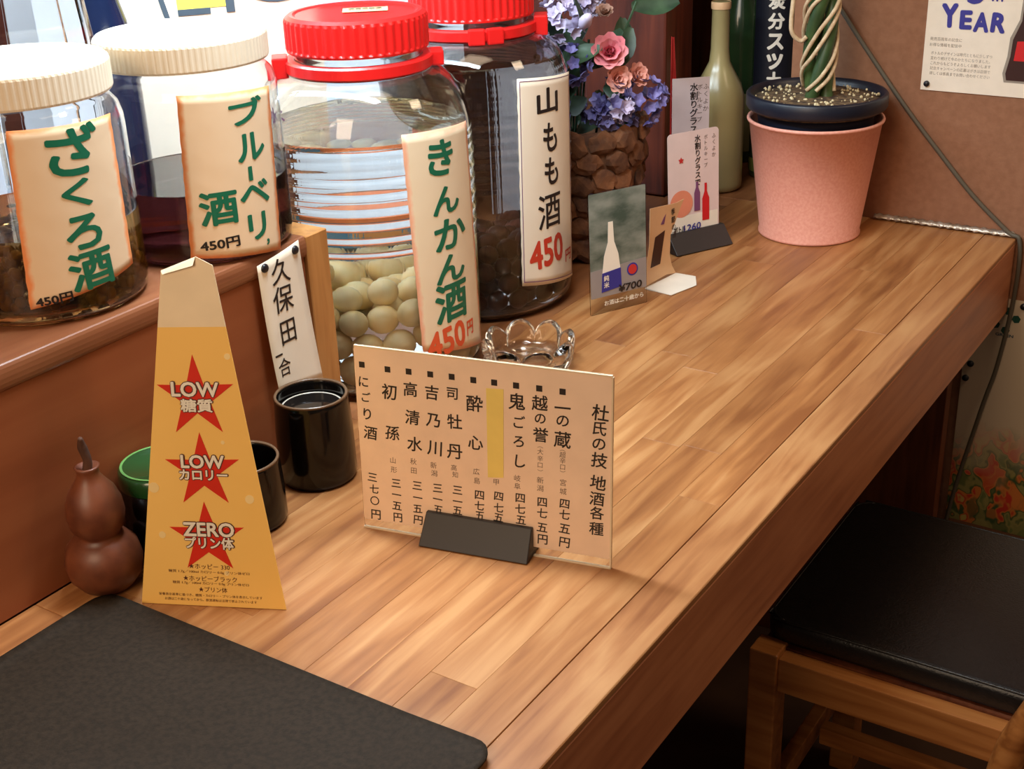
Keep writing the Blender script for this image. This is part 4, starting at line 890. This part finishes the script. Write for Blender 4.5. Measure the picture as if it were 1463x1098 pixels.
rows_ = [(-.520, .2705, .044, '発売百周年の記念に'), (-.520, .2625, .044, 'お得な情報を配信中'), (-.497, .2510, .084, 'ボトルのデザインは時代とともに少しずつ'), (-.498, .2440, .082, '変わり続けて今のかたちになりました。'), (-.497, .2370, .083, 'これからもどうぞよろしくお願いします'), (-.497, .2300, .083, '記念キャンペーンの応募はがきは店頭で'), (-.497, .2230, .083, '詳しくは係員までお問い合わせください')]
obj('small_lettering', write([(t, *PU(x, z), .0050, wq) for x, z, wq, t in rows_], 0, z=.0009), M['grey_print'], po)
bx, bz = PU(-.414, .2180)
shapes('bottle_outline', [[(bx - .022, bz), (bx + .022, bz), (bx + .025, bz + .012), (bx + .021, bz + .035), (bx + .020, bz + .060), (bx + .010, bz + .085), (bx + .0085, bz + .125), (bx - .0085, bz + .125), (bx - .010, bz + .085), (bx - .020, bz + .060), (bx - .021, bz + .035), (bx - .025, bz + .012)]], M['grey_print'], po, z=.0007)
shapes('bottle_print', [[(bx - .019, bz + .003), (bx + .019, bz + .003), (bx + .021, bz + .012), (bx + .017, bz + .035), (bx + .016, bz + .058), (bx + .007, bz + .083), (bx + .006, bz + .120), (bx - .006, bz + .120), (bx - .007, bz + .083), (bx - .016, bz + .058), (bx - .017, bz + .035), (bx - .021, bz + .012)]], M['cola'], po, z=.0010)
shapes('bottle_label', [[(bx - .012, bz + .030), (bx + .017, bz + .030), (bx + .016, bz + .058), (bx - .010, bz + .056)]], M['bright_red'], po, z=.0013)
def pins(t, pts, r=.0042):
    for x, z in pts: obj('push_pin', ([(a + x, b_ + z, c) for a, b_, c in lathe([(0, .005), (r * .8, .0045), (r, .003), (r, .0006), (0, .0006)], 18)[0]], lathe([(0, .005), (r * .8, .0045), (r, .003), (r, .0006), (0, .0006)], 18)[1]), M['pin'], t, smooth=True)
pins(po, [PU(-.5410, .2075)])
shapes('green_print', [ellipse(*PU(-.512, .345), .010, .018)], M['dark_green'], po, z=.0009)
lp = wall_sheet('wall_poster', 'produce poster with green hexagon logo on the wall beside the counter', -.4460, -.4740, -.170, -.0930, M['produce'], -.004)
ox, oz = -.4460, -.4740
hx = lambda x, z, r: [(x + r * math.cos(PI / 3 * i + .2), z + r * math.sin(PI / 3 * i + .2)) for i in range(6)]
shapes('logo_print', [hx(*PU(-.3930 + .0155 * math.cos(a), -.1270 + .0155 * math.sin(a)), .0064) for a in (.3, 1.4, 2.5, 3.7, 4.8)], M['dark_green'], lp, z=.0008)
obj('lettering', write([('GREEN', *PU(-.392, -.1500), .006, .026)], .04, z=.0009), M['slate_print'], lp)
pins(lp, [PU(-.3700, -.1010), PU(-.4350, -.2045), PU(-.4400, -.2290)], .0050)

# ================================================================ THE STOOL
stl = thing('wooden_chair', 'wooden chair with black vinyl seat pad tucked beside the counter', 'chair', (-.315, 1.41, FLOOR))
sx0, sx1, sy0, sy1 = -.175, .165, -.180, .180; zs = .42
def pad():
    bm = bmesh.new(); bmesh.ops.create_cube(bm, size=1)
    for v in bm.verts: v.co = Vector((-.004 + v.co.x * .345, .010 + v.co.y * .330, .4375 + v.co.z * .033))
    vert = [e for e in bm.edges if abs(e.verts[0].co.z - e.verts[1].co.z) > .01]
    bmesh.ops.bevel(bm, geom=vert, offset=.028, segments=6, profile=.5, affect='EDGES')
    hor = [e for e in bm.edges if abs(e.verts[0].co.z - e.verts[1].co.z) < 1e-5]
    bmesh.ops.bevel(bm, geom=hor, offset=.009, segments=4, profile=.5, affect='EDGES')
    r = bmv(bm); bm.free(); return r
obj('seat_board', box((sx0 + .0225, sy0 + .0225, .4060), (sx1 - .0225, sy1 - .0225, .4208)), M['dark_wood'], stl)
seat = obj('seat_pad', pad(), M['vinyl'], stl, smooth=True)
def loop(z, hx_, hy_, r, n=8):
    P = rrect(-hx_, -hy_, hx_, hy_, r, n); return [(x - .004, y + .010, z) for x, y in P]
L_ = loop(.4520, .1685, .1610, .028); obj('piping', tube(L_ + [L_[0]], .0019, 8, 2, False), M['vinyl'], seat, smooth=True)
for nm, a, b_ in (('rail', (sx0 + .03, sy0, .372), (sx1 - .01, sy0 + .022, .4185)), ('rail', (sx0 + .03, sy1 - .022, .372), (sx1 - .01, sy1, .4185)), ('rail', (sx0, sy0 + .03, .372), (sx0 + .022, sy1 - .03, .4185)), ('rail', (sx1 - .022, sy0 + .03, .372), (sx1, sy1 - .03, .4185))):
    obj(nm, box(a, b_, .0015), M['stool_wood'], stl)
def leg(x, y, splay):
    n = 9; V, Fc = [], []
    for i in range(n):
        z = .425 * i / (n - 1); o_ = splay * (1 - i / (n - 1)) ** 2; h = .0175
        V += [(x - h - o_, y - h, z), (x + h - o_, y - h, z), (x + h - o_, y + h, z), (x - h - o_, y + h, z)]
    for i in range(n - 1):
        for k in range(4): Fc.append([4 * i + k, 4 * i + (k + 1) % 4, 4 * i + 4 + (k + 1) % 4, 4 * i + 4 + k])
    Fc += [[3, 2, 1, 0], [4 * n - 4 + k for k in range(4)]]; return V, Fc
for x, y in ((sx0 + .0125, sy0 + .0125), (sx0 + .0125, sy1 - .0125)):
    obj('leg', bev(leg(x, y, .0), .002), M['stool_wood'], stl)
for yy in (sy0 - .006, sy1 + .006): obj('back_post', tube([(.232, yy, .82), (.205, yy, .70), (.176, yy, .58), (.157, yy, .50), (.136, yy, .44), (.124, yy, .40), (.116, yy, .33), (.113, yy, .18), (.112, yy, .0)], [.013, .015, .016, .017, .017, .017, .017, .016, .014], 14), M['stool_wood'], stl, smooth=True)
obj('backrest', tube([(.222, sy0 + .002, .775), (.232, 0, .775), (.222, sy1 - .002, .775)], .013, 10), M['stool_wood'], stl, smooth=True)
obj('backrest', tube([(.196, sy0 + .002, .66), (.206, 0, .66), (.196, sy1 - .002, .66)], .012, 10), M['stool_wood'], stl, smooth=True)
obj('stretcher', box((sx0 + .006, sy0 + .03, .17), (sx0 + .024, sy1 - .03, .20), .0015), M['stool_wood'], stl)
obj('stretcher', box((sx1 - .020, sy0 + .03, .17), (sx1 - .002, sy1 - .03, .20), .0015), M['stool_wood'], stl)
obj('stretcher', box((sx0 + .03, -.01, .172), (sx1 - .02, .010, .198), .0015), M['stool_wood'], stl)

# ================================================================ KITCHEN SIDE, BEHIND THE JARS
pk = thing('snack_package', 'teal and orange packet with a pastry picture lying behind the kumquat jar', 'package', (-1.215, 1.40, .0), math.radians(40))
obj('pouch', box((-.13, -.025, 0), (.13, .025, .055), .01, 3), M['teal'], pk, smooth=False)
obj('orange_band', box((-.131, -.0262, .038), (.131, .0262, .056), .006, 2), M['orange_pack'], pk)
obj('pastry_print', ([(x, -.0256, z) for x, z in ellipse(.03, .022, .022, .010, 20, .5)], [list(range(20))]), M['tan_print'], pk)
vb = thing('plastic_tub', 'clear upturned plastic tub behind the ざくろ酒 jar', 'tub', (-1.150, .865, T - .216))
obj('body', lathe([(.070, .18), (.066, .40), (.056, .50), (.040, .52), (0, .52), (0, .518), (.039, .518), (.0545, .498), (.0645, .40), (.0685, .18)], 14), M['pet'], vb)
nb = thing('bottle', 'navy blue bottle standing behind the gap between the white lids', 'bottle', (-1.165, .975, 0))
obj('body', lathe([(0, 0), (.030, 0), (.032, .004), (.032, .34), (.028, .40), (.013, .46), (.012, .55), (0, .552)], 40), M['navy_bottle'], nb, smooth=True)
k1 = thing('picture_card', 'white card with yellow block and thick slate outlines behind ブルーベリー jar', 'card', matrix=card_matrix((-1.20, 1.020, 0), math.radians(52), .05))
obj('sheet', extrude([(0, 0), (.235, 0), (.235, .52), (0, .52)], -.001, 0), M['poster'], k1)
shapes('yellow_print', [[(.075, .395), (.130, .395), (.130, .50), (.075, .50)]], M['lemon_print'], k1)
shapes('outline_print', [[(.060, .385), (.066, .385), (.052, .45), (.046, .45)], [(.075, .388), (.112, .388), (.112, .395), (.075, .395)], [(.130, .388), (.140, .388), (.140, .50), (.130, .50)]] + [[(.150 + .04 + (.046 + q) * math.cos(a), .425 + (.030 + q * .7) * math.sin(a)) for q, a in [(0, PI + i * PI / 12) for i in range(13)] + [(-.008, 2 * PI - i * PI / 12) for i in range(13)]]], M['slate_print'], k1, z=.0008)
k2 = thing('picture_card', 'pale blue card with purple flowers behind the first red lid', 'card', matrix=card_matrix((-1.500, 1.400, 0.001), math.radians(42), .05))
obj('sheet', extrude([(0, 0), (.42, 0), (.42, .46), (0, .46)], -.001, 0), flat_mat('pale_blue_card', s2l(226, 236, 250), rough=.5), k2)
shapes('flower_print', [ellipse(.030 + .014 * math.cos(a), .400 + .012 * math.sin(a), .009, .007, 12, a) for a in [2 * PI * i / 5 for i in range(5)]] + [ellipse(.085 + .012 * math.cos(a), .425 + .010 * math.sin(a), .008, .006, 12, a) for a in [2 * PI * i / 5 for i in range(5)]], M['purple_print'], k2)
shapes('leaf_print', [ellipse(.018, .365, .010, .005, 12, .8), ellipse(.080, .395, .010, .005, 12, -.5)], M['dark_green'], k2)

# ---------------------------------------------------------------- lift everything to its height above the floor
bpy.data.objects.remove(_fo); bpy.data.curves.remove(_fc)
for o in ROOTS: o.location.z += LIFT
